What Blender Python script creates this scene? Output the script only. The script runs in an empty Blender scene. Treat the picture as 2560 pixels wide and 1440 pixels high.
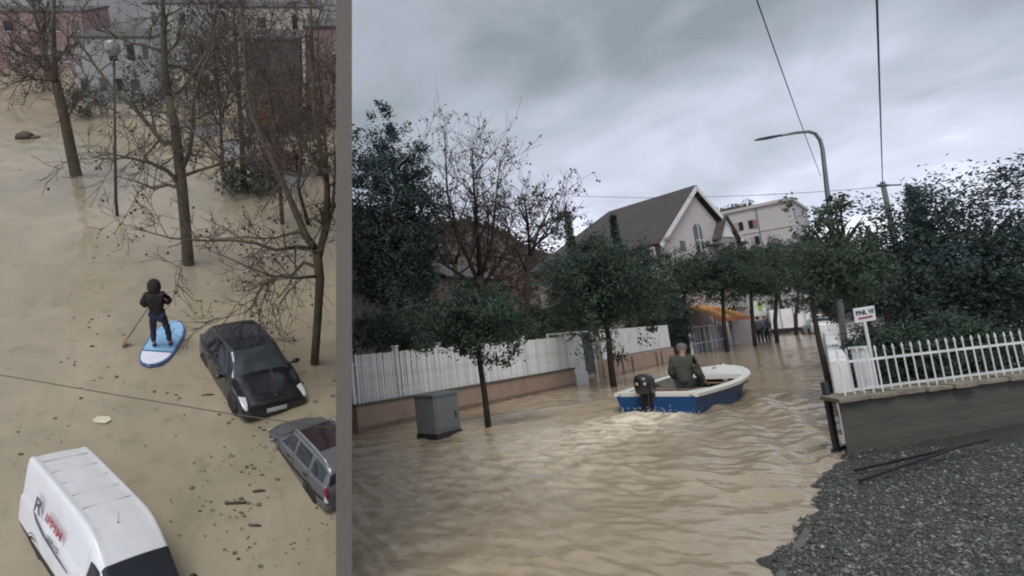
import bpy, bmesh, math, random
from mathutils import Vector as V, Matrix, noise as mnoise
random.seed(11)
RAD = math.radians
scene = bpy.context.scene
COL = scene.collection

# ------------------------------------------------------------------ camera
F, PX, PY, EYE = 1450.0, 800.0, 720.0, 1.55        # focal length and principal point for a 2560 wide frame
PITCH, ROLL = RAD(6.87), RAD(4.97)
CAM = V((0, 0, EYE))
FW = V((0, math.cos(PITCH), math.sin(PITCH)))
_r, _u = V((1, 0, 0)), V((0, -math.sin(PITCH), math.cos(PITCH)))
RT = math.cos(ROLL) * _r - math.sin(ROLL) * _u
UP = math.sin(ROLL) * _r + math.cos(ROLL) * _u
cd = bpy.data.cameras.new('camera')
cam = bpy.data.objects.new('camera', cd); COL.objects.link(cam)
cd.sensor_width = 36.0
cd.lens = 36.0 * F / 2560.0
cd.shift_x = (1280.0 - PX) / 2560.0
cd.clip_start, cd.clip_end = 0.05, 3000.0
m = Matrix((RT, UP, -FW)).transposed().to_4x4(); m.translation = CAM
cam.matrix_world = m
scene.camera = cam

# ------------------------------------------------------------------ world, sun, exposure
SUN_EL, SUN_AZ = 52.0, 200.0          # azimuth clockwise from +Y
world = bpy.data.worlds.new('World'); scene.world = world; world.use_nodes = True
def build_world():
    nt = world.node_tree; N, Lk = nt.nodes, nt.links
    for n in list(N): N.remove(n)
    out = N.new('ShaderNodeOutputWorld'); bg = N.new('ShaderNodeBackground')
    sky = N.new('ShaderNodeTexSky'); sky.sky_type = 'NISHITA'; sky.sun_disc = False
    sky.sun_elevation = RAD(SUN_EL); sky.sun_rotation = RAD(SUN_AZ)
    tc = N.new('ShaderNodeTexCoord'); sp = N.new('ShaderNodeSeparateXYZ'); Lk.new(tc.outputs['Generated'], sp.inputs[0])
    def mth(op, a, b=None, c=None, clamp=False):
        n = N.new('ShaderNodeMath'); n.operation = op; n.use_clamp = clamp
        for i, x in enumerate((a, b, c)):
            if x is None: continue
            if isinstance(x, (int, float)): n.inputs[i].default_value = x
            else: Lk.new(x, n.inputs[i])
        return n.outputs[0]
    z = mth('MAXIMUM', sp.outputs['Z'], 0.0)
    den = mth('ADD', z, 0.34)
    cx = mth('DIVIDE', sp.outputs['X'], den); cy = mth('DIVIDE', sp.outputs['Y'], den)
    cb = N.new('ShaderNodeCombineXYZ'); Lk.new(cx, cb.inputs[0]); Lk.new(cy, cb.inputs[1])
    def nz(scale, det, rough, dist, off):
        mp = N.new('ShaderNodeMapping'); mp.inputs['Location'].default_value = off; Lk.new(cb.outputs[0], mp.inputs['Vector'])
        t = N.new('ShaderNodeTexNoise'); t.inputs['Scale'].default_value = scale; t.inputs['Detail'].default_value = det
        t.inputs['Roughness'].default_value = rough; t.inputs['Distortion'].default_value = dist
        Lk.new(mp.outputs[0], t.inputs['Vector']); return t.outputs['Fac']
    big = nz(1.15, 3, 0.5, 0.6, (4.3, 2.6, 0)); small = nz(3.2, 8, 0.60, 0.5, (0.3, 5.2, 0))
    f = mth('ADD', mth('MULTIPLY', big, 0.66), mth('MULTIPLY', small, 0.34))
    f = mth('ADD', mth('MULTIPLY', mth("SUBTRACT", f, 0.5), 2.1), 0.22)
    low = mth('POWER', mth('SUBTRACT', 1.0, mth('MULTIPLY', z, 1.7), clamp=True), 2.2)   # thinner cloud low down
    f = mth('ADD', f, mth('MULTIPLY', low, 0.70), clamp=True)
    cr = N.new('ShaderNodeValToRGB'); e = cr.color_ramp.elements
    e[0].position = 0.0; e[0].color = (0.165, 0.188, 0.205, 1)
    e[1].position = 1.0; e[1].color = (0.84, 0.86, 0.94, 1)
    a = e.new(0.35); a.color = (0.285, 0.310, 0.355, 1)
    b = e.new(0.68); b.color = (0.435, 0.455, 0.545, 1)
    Lk.new(f, cr.inputs[0])
    sc = N.new('ShaderNodeMix'); sc.data_type = 'RGBA'; sc.blend_type = 'MIX'; sc.inputs['Factor'].default_value = 0.93
    sm = N.new('ShaderNodeMix'); sm.data_type = 'RGBA'; sm.blend_type = 'MULTIPLY'; sm.inputs['Factor'].default_value = 1.0
    Lk.new(sky.outputs[0], sm.inputs[6]); sm.inputs[7].default_value = (0.08, 0.08, 0.08, 1)
    Lk.new(sm.outputs[2], sc.inputs[6]); Lk.new(cr.outputs[0], sc.inputs[7])
    Lk.new(sc.outputs[2], bg.inputs[0]); bg.inputs[1].default_value = 1.0
    Lk.new(bg.outputs[0], out.inputs[0])
build_world()
sd = bpy.data.lights.new('sun', 'SUN'); sd.energy = 1.1; sd.angle = RAD(25); sd.color = (1.0, 0.96, 0.9)
sun = bpy.data.objects.new('sun', sd); COL.objects.link(sun)
_az, _el = RAD(SUN_AZ), RAD(SUN_EL)
sdir = V((math.sin(_az) * math.cos(_el), math.cos(_az) * math.cos(_el), math.sin(_el)))
sun.rotation_euler = sdir.to_track_quat('Z', 'Y').to_euler(); sun.location = (0, 0, 40)
vs = scene.view_settings
scene.cycles.pixel_filter_type = 'BLACKMAN_HARRIS'; scene.cycles.filter_width = 2.0
vs.view_transform = 'Standard'; vs.look = 'None'; vs.exposure = 0.86; vs.gamma = 1.0; vs.use_curve_mapping = False

# ------------------------------------------------------------------ the two places
# street: world axes, z = 0 is the flood surface.  car park: its own frame ML, z = 0 is its flood surface.
TILT = RAD(29.0); HL = 9.2
UL = math.cos(TILT) * UP - math.sin(TILT) * FW
YL = math.sin(TILT) * UP + math.cos(TILT) * FW
ML = Matrix((RT, YL, UL)).transposed().to_4x4(); ML.translation = CAM - HL * UL
def ray(x, y): return FW * F + RT * (x - PX) + UP * (PY - y)
def G(x, y, z=0.0):                       # street point on the level z
    d = ray(x, y); return CAM + d * ((z - EYE) / d.z)
def RD(x, y, dep): return CAM + ray(x, y) * (dep / F)
def dep_of(p): return (p - CAM).dot(FW)
def pix(p):
    q = p - CAM; z = q.dot(FW); return PX + F * q.dot(RT) / z, PY - F * q.dot(UP) / z
def hz(b, py):                            # height over b that shows at row py
    lo, hi = -2.0, 60.0
    for _ in range(40):
        mid = (lo + hi) / 2
        if pix(V((b.x, b.y, mid)))[1] > py: lo = mid
        else: hi = mid
    return lo
def lray(x, y):
    d = ray(x, y); return V((d.dot(RT), d.dot(YL), d.dot(UL)))
def L(x, y, z=0.0):
    d = lray(x, y); return V((0, 0, HL)) + d * ((z - HL) / d.z)
def LV(x, y, Y):
    d = lray(x, y); return V((0, 0, HL)) + d * (Y / d.y)

# ------------------------------------------------------------------ materials
MATS = {}
def lin(c): return tuple(((x / 12.92) if x <= 0.04045 else ((x + 0.055) / 1.055) ** 2.4) for x in c)
def mat(name, col, rough=0.6, metal=0.0, var=0.18, scale=2.5, bump=0.0, bscale=40.0, spec=0.5, dirt=None, dscale=1.2, damt=0.5, coat=0.0, stretch=None, objvar=0.0):
    if name in MATS: return MATS[name]
    mt = bpy.data.materials.new(name); mt.use_nodes = True; MATS[name] = mt
    nt = mt.node_tree; N, Lk = nt.nodes, nt.links; p = N['Principled BSDF']
    p.inputs['Roughness'].default_value = rough; p.inputs['Metallic'].default_value = metal
    p.inputs['Specular IOR Level'].default_value = spec; p.inputs['Coat Weight'].default_value = coat
    tc = N.new('ShaderNodeTexCoord'); src = tc.outputs['Object']
    if stretch:
        mp = N.new('ShaderNodeMapping'); mp.inputs['Scale'].default_value = stretch; Lk.new(src, mp.inputs['Vector']); src = mp.outputs[0]
    n1 = N.new('ShaderNodeTexNoise'); n1.inputs['Scale'].default_value = scale; n1.inputs['Detail'].default_value = 6; n1.inputs['Roughness'].default_value = 0.65
    Lk.new(src, n1.inputs['Vector'])
    cr = N.new('ShaderNodeValToRGB'); e = cr.color_ramp.elements
    e[0].position = 0.3; e[1].position = 0.7
    e[0].color = tuple(max(0, c * (1 - var)) for c in col) + (1,); e[1].color = tuple(min(1, c * (1 + var)) for c in col) + (1,)
    Lk.new(n1.outputs['Fac'], cr.inputs[0]); out = cr.outputs[0]
    if dirt:
        n2 = N.new('ShaderNodeTexNoise'); n2.inputs['Scale'].default_value = dscale; n2.inputs['Detail'].default_value = 8; n2.inputs['Roughness'].default_value = 0.7
        Lk.new(src, n2.inputs['Vector'])
        r2 = N.new('ShaderNodeValToRGB'); r2.color_ramp.elements[0].position = 0.48; r2.color_ramp.elements[1].position = 0.7
        r2.color_ramp.elements[1].color = (damt, damt, damt, 1); Lk.new(n2.outputs['Fac'], r2.inputs[0])
        mx = N.new('ShaderNodeMix'); mx.data_type = 'RGBA'; Lk.new(r2.outputs[0], mx.inputs['Factor']); Lk.new(out, mx.inputs[6]); mx.inputs[7].default_value = tuple(dirt) + (1,)
        out = mx.outputs[2]
    if objvar:
        oi = N.new('ShaderNodeObjectInfo'); mr = N.new('ShaderNodeMapRange'); mr.inputs['To Min'].default_value = 1.0 - objvar; mr.inputs['To Max'].default_value = 1.0; Lk.new(oi.outputs['Random'], mr.inputs[0])
        vm = N.new('ShaderNodeVectorMath'); vm.operation = 'SCALE'; Lk.new(out, vm.inputs[0]); Lk.new(mr.outputs[0], vm.inputs['Scale']); out = vm.outputs[0]
    Lk.new(out, p.inputs['Base Color'])
    if bump:
        n3 = N.new('ShaderNodeTexNoise'); n3.inputs['Scale'].default_value = bscale; n3.inputs['Detail'].default_value = 5; Lk.new(src, n3.inputs['Vector'])
        b = N.new('ShaderNodeBump'); b.inputs['Strength'].default_value = bump; b.inputs['Distance'].default_value = 0.02
        Lk.new(n3.outputs['Fac'], b.inputs['Height']); Lk.new(b.outputs[0], p.inputs['Normal'])
    return mt
def leafmat(name, dark, light, trans=0.25, rough=0.5):
    if name in MATS: return MATS[name]
    mt = bpy.data.materials.new(name); mt.use_nodes = True; MATS[name] = mt
    nt = mt.node_tree; N, Lk = nt.nodes, nt.links; p = N['Principled BSDF']; out = N['Material Output']
    g = N.new('ShaderNodeNewGeometry'); cr = N.new('ShaderNodeValToRGB'); e = cr.color_ramp.elements
    e[0].color = tuple(dark) + (1,); e[1].color = tuple(light) + (1,); Lk.new(g.outputs['Random Per Island'], cr.inputs[0])
    tc = N.new('ShaderNodeTexCoord'); n1 = N.new('ShaderNodeTexNoise'); n1.inputs['Scale'].default_value = 1.5; n1.inputs['Detail'].default_value = 3; Lk.new(tc.outputs['Object'], n1.inputs['Vector'])
    hs = N.new('ShaderNodeHueSaturation'); mr = N.new('ShaderNodeMapRange'); mr.inputs[1].default_value = 0.3; mr.inputs[2].default_value = 0.7; mr.inputs['To Min'].default_value = 0.62; mr.inputs['To Max'].default_value = 1.45
    Lk.new(n1.outputs['Fac'], mr.inputs[0]); Lk.new(mr.outputs[0], hs.inputs['Value']); Lk.new(cr.outputs[0], hs.inputs['Color'])
    mh = N.new('ShaderNodeMapRange'); mh.inputs[1].default_value = 0.35; mh.inputs[2].default_value = 0.65; mh.inputs['To Min'].default_value = 0.47; mh.inputs['To Max'].default_value = 0.52; Lk.new(n1.outputs['Fac'], mh.inputs[0]); Lk.new(mh.outputs[0], hs.inputs['Hue'])
    Lk.new(hs.outputs[0], p.inputs['Base Color']); p.inputs['Roughness'].default_value = 0.75; p.inputs['Specular IOR Level'].default_value = 0.25
    t = N.new('ShaderNodeBsdfTranslucent'); Lk.new(hs.outputs[0], t.inputs[0])
    mx = N.new('ShaderNodeMixShader'); mx.inputs[0].default_value = trans
    Lk.new(p.outputs[0], mx.inputs[1]); Lk.new(t.outputs[0], mx.inputs[2]); Lk.new(mx.outputs[0], out.inputs[0])
    return mt

# ------------------------------------------------------------------ mesh building
class MB:
    def __init__(s): s.v = []; s.f = []
    def add(s, vs, fs):
        o = len(s.v); s.v += [tuple(x) for x in vs]; s.f += [tuple(i + o for i in q) for q in fs]; return s
    def box(s, c, size, rot=None, taper=1.0):
        c = V(c); hx, hy, hzz = size[0] / 2, size[1] / 2, size[2] / 2; vs = []
        for z in (-1, 1):
            t = taper if z > 0 else 1.0
            for x, y in ((-1, -1), (1, -1), (1, 1), (-1, 1)):
                p = V((x * hx * t, y * hy * t, z * hzz)); vs.append(c + (rot @ p if rot else p))
        return s.add(vs, [(3, 2, 1, 0), (4, 5, 6, 7), (0, 1, 5, 4), (1, 2, 6, 5), (2, 3, 7, 6), (3, 0, 4, 7)])
    def beam(s, a, b, w, h, upv=V((0, 0, 1))):
        a, b = V(a), V(b); d = (b - a).normalized(); x = d.cross(upv)
        if x.length < 1e-4: x = d.cross(V((0, 1, 0)))
        x.normalize(); y = x.cross(d).normalized(); vs = []
        for p in (a, b):
            for i, j in ((-1, -1), (1, -1), (1, 1), (-1, 1)): vs.append(p + x * (i * w / 2) + y * (j * h / 2))
        return s.add(vs, [(3, 2, 1, 0), (4, 5, 6, 7), (0, 1, 5, 4), (1, 2, 6, 5), (2, 3, 7, 6), (3, 0, 4, 7)])
    def tube(s, pts, rad, n=6, caps=True):
        pts = [V(p) for p in pts]; k = len(pts)
        if not isinstance(rad, (list, tuple)): rad = [rad] * k
        vs, fs = [], []; x = None
        for i, p in enumerate(pts):
            d = (pts[min(i + 1, k - 1)] - pts[max(i - 1, 0)])
            d = d.normalized() if d.length > 1e-9 else V((0, 0, 1))
            if x is None:
                x = d.cross(V((0.31, 0.87, 0.2)));
                if x.length < 1e-3: x = d.cross(V((1, 0, 0)))
            x = (x - d * x.dot(d)).normalized(); y = d.cross(x)
            for j in range(n):
                a = 2 * math.pi * j / n; vs.append(p + (x * math.cos(a) + y * math.sin(a)) * rad[i])
        for i in range(k - 1):
            for j in range(n):
                fs.append((i * n + j, i * n + (j + 1) % n, (i + 1) * n + (j + 1) % n, (i + 1) * n + j))
        if caps: fs.append(tuple(range(n))[::-1]); fs.append(tuple((k - 1) * n + j for j in range(n)))
        return s.add(vs, fs)
    def loft(s, secs, closed=True, caps=True):
        n = len(secs[0]); vs = [p for q in secs for p in q]; fs = []
        for i in range(len(secs) - 1):
            for j in range(n if closed else n - 1):
                fs.append((i * n + j, i * n + (j + 1) % n, (i + 1) * n + (j + 1) % n, (i + 1) * n + j))
        if caps and closed: fs.append(tuple(range(n))[::-1]); fs.append(tuple((len(secs) - 1) * n + j for j in range(n)))
        return s.add(vs, fs)
    def prism(s, poly, ext):
        n = len(poly); poly = [V(p) for p in poly]; ext = V(ext)
        return s.add(poly + [p + ext for p in poly], [tuple(range(n))[::-1], tuple(range(n, 2 * n))] + [(i, (i + 1) % n, n + (i + 1) % n, n + i) for i in range(n)])
    def ell(s, c, r, nu=10, nv=6, jit=0.0):
        c = V(c); r = r if isinstance(r, (tuple, list)) else (r, r, r); vs = [c + V((0, 0, -r[2]))]; fs = []
        for i in range(1, nv):
            ph = math.pi * i / nv - math.pi / 2
            for j in range(nu):
                t = 2 * math.pi * j / nu; k = 1 + random.uniform(-jit, jit)
                vs.append(c + V((r[0] * math.cos(ph) * math.cos(t) * k, r[1] * math.cos(ph) * math.sin(t) * k, r[2] * math.sin(ph) * k)))
        vs.append(c + V((0, 0, r[2]))); last = len(vs) - 1
        for j in range(nu):
            fs.append((0, 1 + (j + 1) % nu, 1 + j)); b = 1 + (nv - 2) * nu; fs.append((last, b + j, b + (j + 1) % nu))
            for i in range(nv - 2):
                a = 1 + i * nu; fs.append((a + j, a + (j + 1) % nu, a + nu + (j + 1) % nu, a + nu + j))
        return s.add(vs, fs)
    def lathe(s, prof, n=16, base=V((0, 0, 0)), axis=None):
        q = V((0, 0, 1)).rotation_difference(V(axis)) if axis else None; vs, fs = [], []
        for r, z in prof:
            for j in range(n):
                a = 2 * math.pi * j / n; p = V((r * math.cos(a), r * math.sin(a), z)); vs.append(V(base) + (q @ p if q else p))
        for i in range(len(prof) - 1):
            for j in range(n): fs.append((i * n + j, i * n + (j + 1) % n, (i + 1) * n + (j + 1) % n, (i + 1) * n + j))
        fs.append(tuple(range(n))[::-1]); fs.append(tuple((len(prof) - 1) * n + j for j in range(n)))
        return s.add(vs, fs)
    def mesh(s, name, material, smooth=False):
        me = bpy.data.meshes.new(name); me.from_pydata(s.v, [], s.f); me.update()
        if material: me.materials.append(material)
        if smooth: me.polygons.foreach_set('use_smooth', [True] * len(me.polygons))
        return me
    def part(s, name, material, parent, smooth=False, bevel=0.0, kind=None, label=None, fix=False):
        me = s.mesh(name, material, smooth)
        if fix:
            bm = bmesh.new(); bm.from_mesh(me); bmesh.ops.recalc_face_normals(bm, faces=bm.faces); bm.to_mesh(me); bm.free()
        o = bpy.data.objects.new(name, me); COL.objects.link(o); o.parent = parent
        if bevel:
            b = o.modifiers.new('bevel', 'BEVEL'); b.width = bevel; b.segments = 2; b.limit_method = 'ANGLE'
        if kind: o['kind'] = kind
        if label: o['label'] = label
        return o
def place(o, loc=(0, 0, 0), rz=0.0, left=False, ta=0.0, tb=0.0, sc=None):
    mm = Matrix.Translation(V(loc)) @ Matrix.Rotation(tb, 4, 'Y') @ Matrix.Rotation(ta, 4, 'X') @ Matrix.Rotation(rz, 4, 'Z')
    if sc: mm = mm @ Matrix.Diagonal((sc[0], sc[1], sc[2], 1))
    o.matrix_world = (ML @ mm) if left else mm
    return o
def tag(o, label, cat, group=None, kind=None):
    o['label'] = label; o['category'] = cat
    if group: o['group'] = group
    if kind: o['kind'] = kind
    return o
def thing(name, label, cat, loc=(0, 0, 0), rz=0.0, left=False, group=None):
    o = bpy.data.objects.new(name, None); COL.objects.link(o); o.empty_display_size = 0.2
    place(o, loc, rz, left); return tag(o, label, cat, group)
def struct(mb, name, material, left=False, smooth=False, loc=(0, 0, 0)):
    o = mb.part(name, material, None, smooth); place(o, loc, 0, left); o['kind'] = 'structure'; return o
def copy_part(o, parent, mat4=None):
    c = o.copy(); COL.objects.link(c); c.parent = parent
    if mat4 is not None: c.matrix_local = mat4
    return c
def text_mesh(txt, size, shear=0.0, ext=0.002, bold=0.0):
    cu = bpy.data.curves.new('lettering', 'FONT'); cu.body = txt; cu.size = size; cu.shear = shear; cu.extrude = ext; cu.offset = bold; cu.align_x = 'CENTER'; cu.align_y = 'CENTER'
    o = bpy.data.objects.new('lettering', cu); COL.objects.link(o); bpy.context.view_layer.update()
    me = bpy.data.meshes.new_from_object(o.evaluated_get(bpy.context.evaluated_depsgraph_get()))
    bpy.data.objects.remove(o); return me
def lettering(name, txt, size, material, parent, mat4, **k):
    me = text_mesh(txt, size, **k); me.materials.clear(); me.materials.append(material)
    o = bpy.data.objects.new(name, me); COL.objects.link(o); o.parent = parent; o.matrix_local = mat4; return o
def frame(origin, xa, ya):
    xa = V(xa).normalized(); ya = V(ya); za = xa.cross(ya).normalized(); ya = za.cross(xa)
    mm = Matrix((xa, ya, za)).transposed().to_4x4(); mm.translation = V(origin); return mm
def rvec(): 
    while True:
        v = V((random.uniform(-1, 1), random.uniform(-1, 1), random.uniform(-1, 1)))
        if 0.05 < v.length < 1: return v.normalized()
def flat(v): return V((v.x, v.y, 0))
# ================================================================== SETTING
# ---- water materials
def watermat(name, c0, c1, foam, rough, bump, bscale, stain=None, nscale=0.5):
    mt = bpy.data.materials.new(name); mt.use_nodes = True; nt = mt.node_tree; N, Lk = nt.nodes, nt.links; p = N['Principled BSDF']
    p.inputs['Roughness'].default_value = rough; p.inputs['IOR'].default_value = 1.33
    tc = N.new('ShaderNodeTexCoord')
    n = N.new('ShaderNodeTexNoise'); n.inputs['Scale'].default_value = nscale; n.inputs['Detail'].default_value = 7; n.inputs['Roughness'].default_value = 0.6; n.inputs['Distortion'].default_value = 0.8
    Lk.new(tc.outputs['Object'], n.inputs['Vector'])
    cr = N.new('ShaderNodeValToRGB'); e = cr.color_ramp.elements; e[0].position = 0.32; e[1].position = 0.68
    e[0].color = c0 + (1,); e[1].color = c1 + (1,); Lk.new(n.outputs['Fac'], cr.inputs[0]); out = cr.outputs[0]
    if stain:
        n2 = N.new('ShaderNodeTexNoise'); n2.inputs['Scale'].default_value = 1.5; n2.inputs['Detail'].default_value = 9; n2.inputs['Roughness'].default_value = 0.72
        Lk.new(tc.outputs['Object'], n2.inputs['Vector'])
        r = N.new('ShaderNodeValToRGB'); r.color_ramp.elements[0].position = 0.54; r.color_ramp.elements[1].position = 0.72; r.color_ramp.elements[1].color = (0.62, 0.62, 0.62, 1)
        Lk.new(n2.outputs['Fac'], r.inputs[0])
        mx = N.new('ShaderNodeMix'); mx.data_type = 'RGBA'; Lk.new(r.outputs[0], mx.inputs['Factor']); Lk.new(out, mx.inputs[6]); mx.inputs[7].default_value = stain + (1,); out = mx.outputs[2]
    if foam:
        at = N.new('ShaderNodeAttribute'); at.attribute_name = 'foam'
        mx = N.new('ShaderNodeMix'); mx.data_type = 'RGBA'; Lk.new(at.outputs['Fac'], mx.inputs['Factor']); Lk.new(out, mx.inputs[6]); mx.inputs[7].default_value = foam + (1,); out = mx.outputs[2]
        mr = N.new('ShaderNodeMapRange'); mr.inputs['To Min'].default_value = rough; mr.inputs['To Max'].default_value = 0.6; Lk.new(at.outputs['Fac'], mr.inputs[0]); Lk.new(mr.outputs[0], p.inputs['Roughness'])
    Lk.new(out, p.inputs['Base Color'])
    b1 = N.new('ShaderNodeTexNoise'); b1.inputs['Scale'].default_value = bscale; b1.inputs['Detail'].default_value = 4; Lk.new(tc.outputs['Object'], b1.inputs['Vector'])
    b = N.new('ShaderNodeBump'); b.inputs['Strength'].default_value = bump; b.inputs['Distance'].default_value = 0.03
    Lk.new(b1.outputs['Fac'], b.inputs['Height']); Lk.new(b.outputs[0], p.inputs['Normal'])
    return mt
M_WATER = watermat('muddy street water', (0.345, 0.272, 0.182), (0.42, 0.338, 0.235), (0.86, 0.76, 0.61), 0.10, 0.35, 7.0)
M_WATER2 = watermat('muddy car park water', (0.245, 0.218, 0.155), (0.345, 0.288, 0.212), None, 0.09, 0.40, 3.2, stain=(0.165, 0.150, 0.105), nscale=0.28)

# ---- boat frame (needed for the wake)
STERN = flat((G(1560, 1034) + G(1733, 1031)) * 0.5)
BOW = flat(G(1808, 914, 0.55)); BOAT_DIR = (BOW - STERN).normalized()
BOAT_SIDE = V((BOAT_DIR.y, -BOAT_DIR.x, 0))         # to starboard
BOAT_LEN = (BOW - STERN).length; print('boat', BOAT_LEN, STERN, BOW)
def smooth01(a, b, x):
    t = max(0.0, min(1.0, (x - a) / (b - a))); return t * t * (3 - 2 * t)
WAVES = []
for i in range(16):
    lam = 0.17 * (1.17 ** i) if i < 12 else random.uniform(0.6, 1.3)
    ang = random.gauss(RAD(235), 0.60); WAVES.append((2 * math.pi / lam, math.cos(ang), math.sin(ang), random.uniform(0, 6.28), (0.0080 if lam < 0.62 else 0.0050) * lam ** 0.60))
def wave(x, y):
    p = V((x, y, 0)); n0 = mnoise.noise(p * 0.35); n1 = mnoise.noise(p * 0.9 + V((7, 3, 1)))
    wx, wy = x + 0.25 * n1, y + 0.25 * mnoise.noise(p * 0.8 + V((1, 9, 4)))
    h = 0.0
    for k, cx, cy, ph, a in WAVES: h += a * (math.exp(math.sin(k * (wx * cx + wy * cy) + ph)) - 1.27) * 0.85
    h *= 0.22 + 0.66 * smooth01(-0.35, 0.55, n0)
    h += 0.010 * mnoise.noise(p * 2.6) + 0.006 * mnoise.noise(p * 6.0)
    foam = 0.0
    q = p - STERN; s = -q.dot(BOAT_DIR); t = q.dot(BOAT_SIDE)          # s behind the transom
    if -BOAT_LEN < s < 16 and abs(t) < 9:
        ss = s + 3.9
        for sg in (-1, 1):
            arm = sg * (0.45 + 0.36 * ss); d = (t - arm) * sg
            if ss > 0 and -3.2 < d < 1.6:
                env = math.exp(-(d / 0.75) ** 2) if d > 0 else math.exp(-(d / 1.5) ** 2)
                h += 0.072 * env * math.cos(2 * math.pi * d / 0.82 + 0.9 * n1) * smooth01(0, 1.2, ss) * math.exp(-ss / 9.0)
        if s > -0.3 and abs(t) < 2.5:
            wd = 0.60 + 0.17 * s; core = math.exp(-(t / wd) ** 2) * smooth01(-0.3, 0.15, s) * math.exp(-max(s, 0) / 4.6)
            tb = mnoise.noise(p * 4.0) + 0.6 * mnoise.noise(p * 9.0) + 0.35 * mnoise.noise(p * 19.0)
            h += core * (0.05 * tb + 0.07 * math.sin(s * 3.4) * math.exp(-s / 1.8))
            foam = max(foam, core * smooth01(-0.9, 0.7, tb) * 1.6)
    return h, min(1.0, foam)
def build_street_water():
    NC, NR = 430, 620; x0, x1 = 862.0, 2760.0; d0, d1 = 1.6, 110.0; vs, fs, fo = [], [], []
    for i in range(NR + 1):
        d = d0 * (d1 / d0) ** (i / NR); fade = 1.0 / (1.0 + (d / 45.0) ** 2)
        for j in range(NC + 1):
            lx = (x0 + (x1 - x0) * j / NC - PX) / F
            b = CAM + FW * d + RT * (lx * d); b = b - UP * (b.z / UP.z)
            # keep clear of the boundary wall, which runs along the left edge
            h, fm = wave(b.x, b.y); vs.append((b.x, b.y, h * fade)); fo.append(fm)
    W = NC + 1
    for i in range(NR):
        for j in range(NC): a = i * W + j; fs.append((a, a + 1, a + W + 1, a + W))
    mb = MB(); mb.v, mb.f = vs, fs
    o = struct(mb, 'flood_water', M_WATER, smooth=True)
    at = o.data.attributes.new('foam', 'FLOAT', 'POINT'); at.data.foreach_set('value', fo)
    return o
build_street_water()
# bed of the street and land to the horizon, to the right of the boundary wall
e0 = flat(RD(866, 900, 2.0)); e1 = flat(RD(866, 900, 900.0))
mb = MB(); mb.add([e0 + V((0, -30, -0.7)), V((900, -40, -0.7)), V((1500, 900, -0.7)), V((e1.x, e1.y, -0.7))], [(0, 1, 2, 3)])
struct(mb, 'ground', mat('wet earth', (0.10, 0.085, 0.06), 0.8, var=0.3, scale=0.3, bump=0.5))

# ---- car park water and far land (left place)
def build_carpark_water():
    vs, fs = [], []; NR, NC = 260, 200
    for i in range(NR + 1):
        y = 2.0 * (70.0 / 2.0) ** (i / NR)
        d = y * math.cos(TILT) + HL * math.sin(TILT)      # distance along the view axis
        xr = (855.0 - PX) / F * d; xl = (-260.0 - PX) / F * d
        for j in range(NC + 1):
            x = xl + (xr - xl) * j / NC; p = V((x, y, 0))
            h = 0.022 * mnoise.noise(p * 1.3) + 0.014 * mnoise.noise(p * 3.1) + 0.007 * mnoise.noise(p * 7.0) + 0.008 * math.sin(5.0 * (0.3 * x + y) + 2.5 * mnoise.noise(p * 0.6))
            vs.append((x, y, h))
    W = NC + 1
    for i in range(NR):
        for j in range(NC): a = i * W + j; fs.append((a, a + 1, a + W + 1, a + W))
    mb = MB(); mb.v, mb.f = vs, fs
    return struct(mb, 'flood_water', M_WATER2, left=True, smooth=True)
build_carpark_water()
mb = MB(); mb.add([(-90, 1, -0.6), (0.18, 1, -0.6), (4.0, 120, -0.6), (-90, 120, -0.6)], [(0, 1, 2, 3)])
struct(mb, 'ground', mat('wet earth', (0.10, 0.085, 0.06)), left=True)

# ---- boundary wall between the two places: a long slab running away from the viewer
def build_divider():
    t = thing('boundary_wall', 'plain grey-brown wall end standing between the flooded car park and the street', 'wall')
    c = (860.0 - PX) / F; w = 0.044; mb = MB(); secs = []
    for d in (3.2, 5, 8, 12, 18, 26, 36, 48, 60):
        yl = (d - HL * math.sin(TILT)) / math.cos(TILT)             # car park ground at this distance
        gl = yl * math.sin(TILT) - HL * math.cos(TILT)
        top = max(0.62 * 3.2 + 0.9, gl + 0.8); bot = min(-0.62 * d, -2.4)
        o = CAM + FW * d + RT * (c * d)
        secs.append([o - RT * w + UP * bot, o + RT * w + UP * bot, o + RT * w + UP * top, o - RT * w + UP * top])
    mb.loft(secs).part('slab', mat('taupe render', (0.105, 0.095, 0.084), 0.85, var=0.12, scale=1.5, bump=0.3, bscale=25, dirt=(0.10, 0.09, 0.08), dscale=0.9, damt=0.4), t, fix=True)
build_divider()
# ================================================================== VEGETATION BUILDERS
M_BARK = mat('dark wet bark', (0.034, 0.027, 0.022), 0.85, var=0.45, scale=9, bump=0.6, bscale=30)
M_BARK2 = mat('mossy plane bark', (0.075, 0.062, 0.040), 0.85, var=0.5, scale=5, bump=0.6, bscale=22, dirt=(0.055, 0.062, 0.028), dscale=2.0, damt=0.7)
M_TWIG = mat('twig brown', (0.060, 0.046, 0.038), 0.9, var=0.3)
LEAF_DARK = leafmat('dark evergreen leaves', (0.046, 0.074, 0.058), (0.078, 0.112, 0.080))
LEAF_MID = leafmat('mid green leaves', (0.056, 0.086, 0.064), (0.094, 0.130, 0.086))
LEAF_BLUE = leafmat('blue green needles', (0.042, 0.068, 0.066), (0.068, 0.100, 0.094))
LEAF_PALE = leafmat('grey green leaves', (0.045, 0.060, 0.050), (0.13, 0.155, 0.125))
LEAF_RED = leafmat('rust red leaves', (0.10, 0.030, 0.025), (0.22, 0.075, 0.05))
LEAF_ORANGE = leafmat('withered orange leaves', (0.12, 0.055, 0.03), (0.30, 0.15, 0.08))
SEED = mat('dry brown seed', (0.05, 0.040, 0.034), 0.9)

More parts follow.
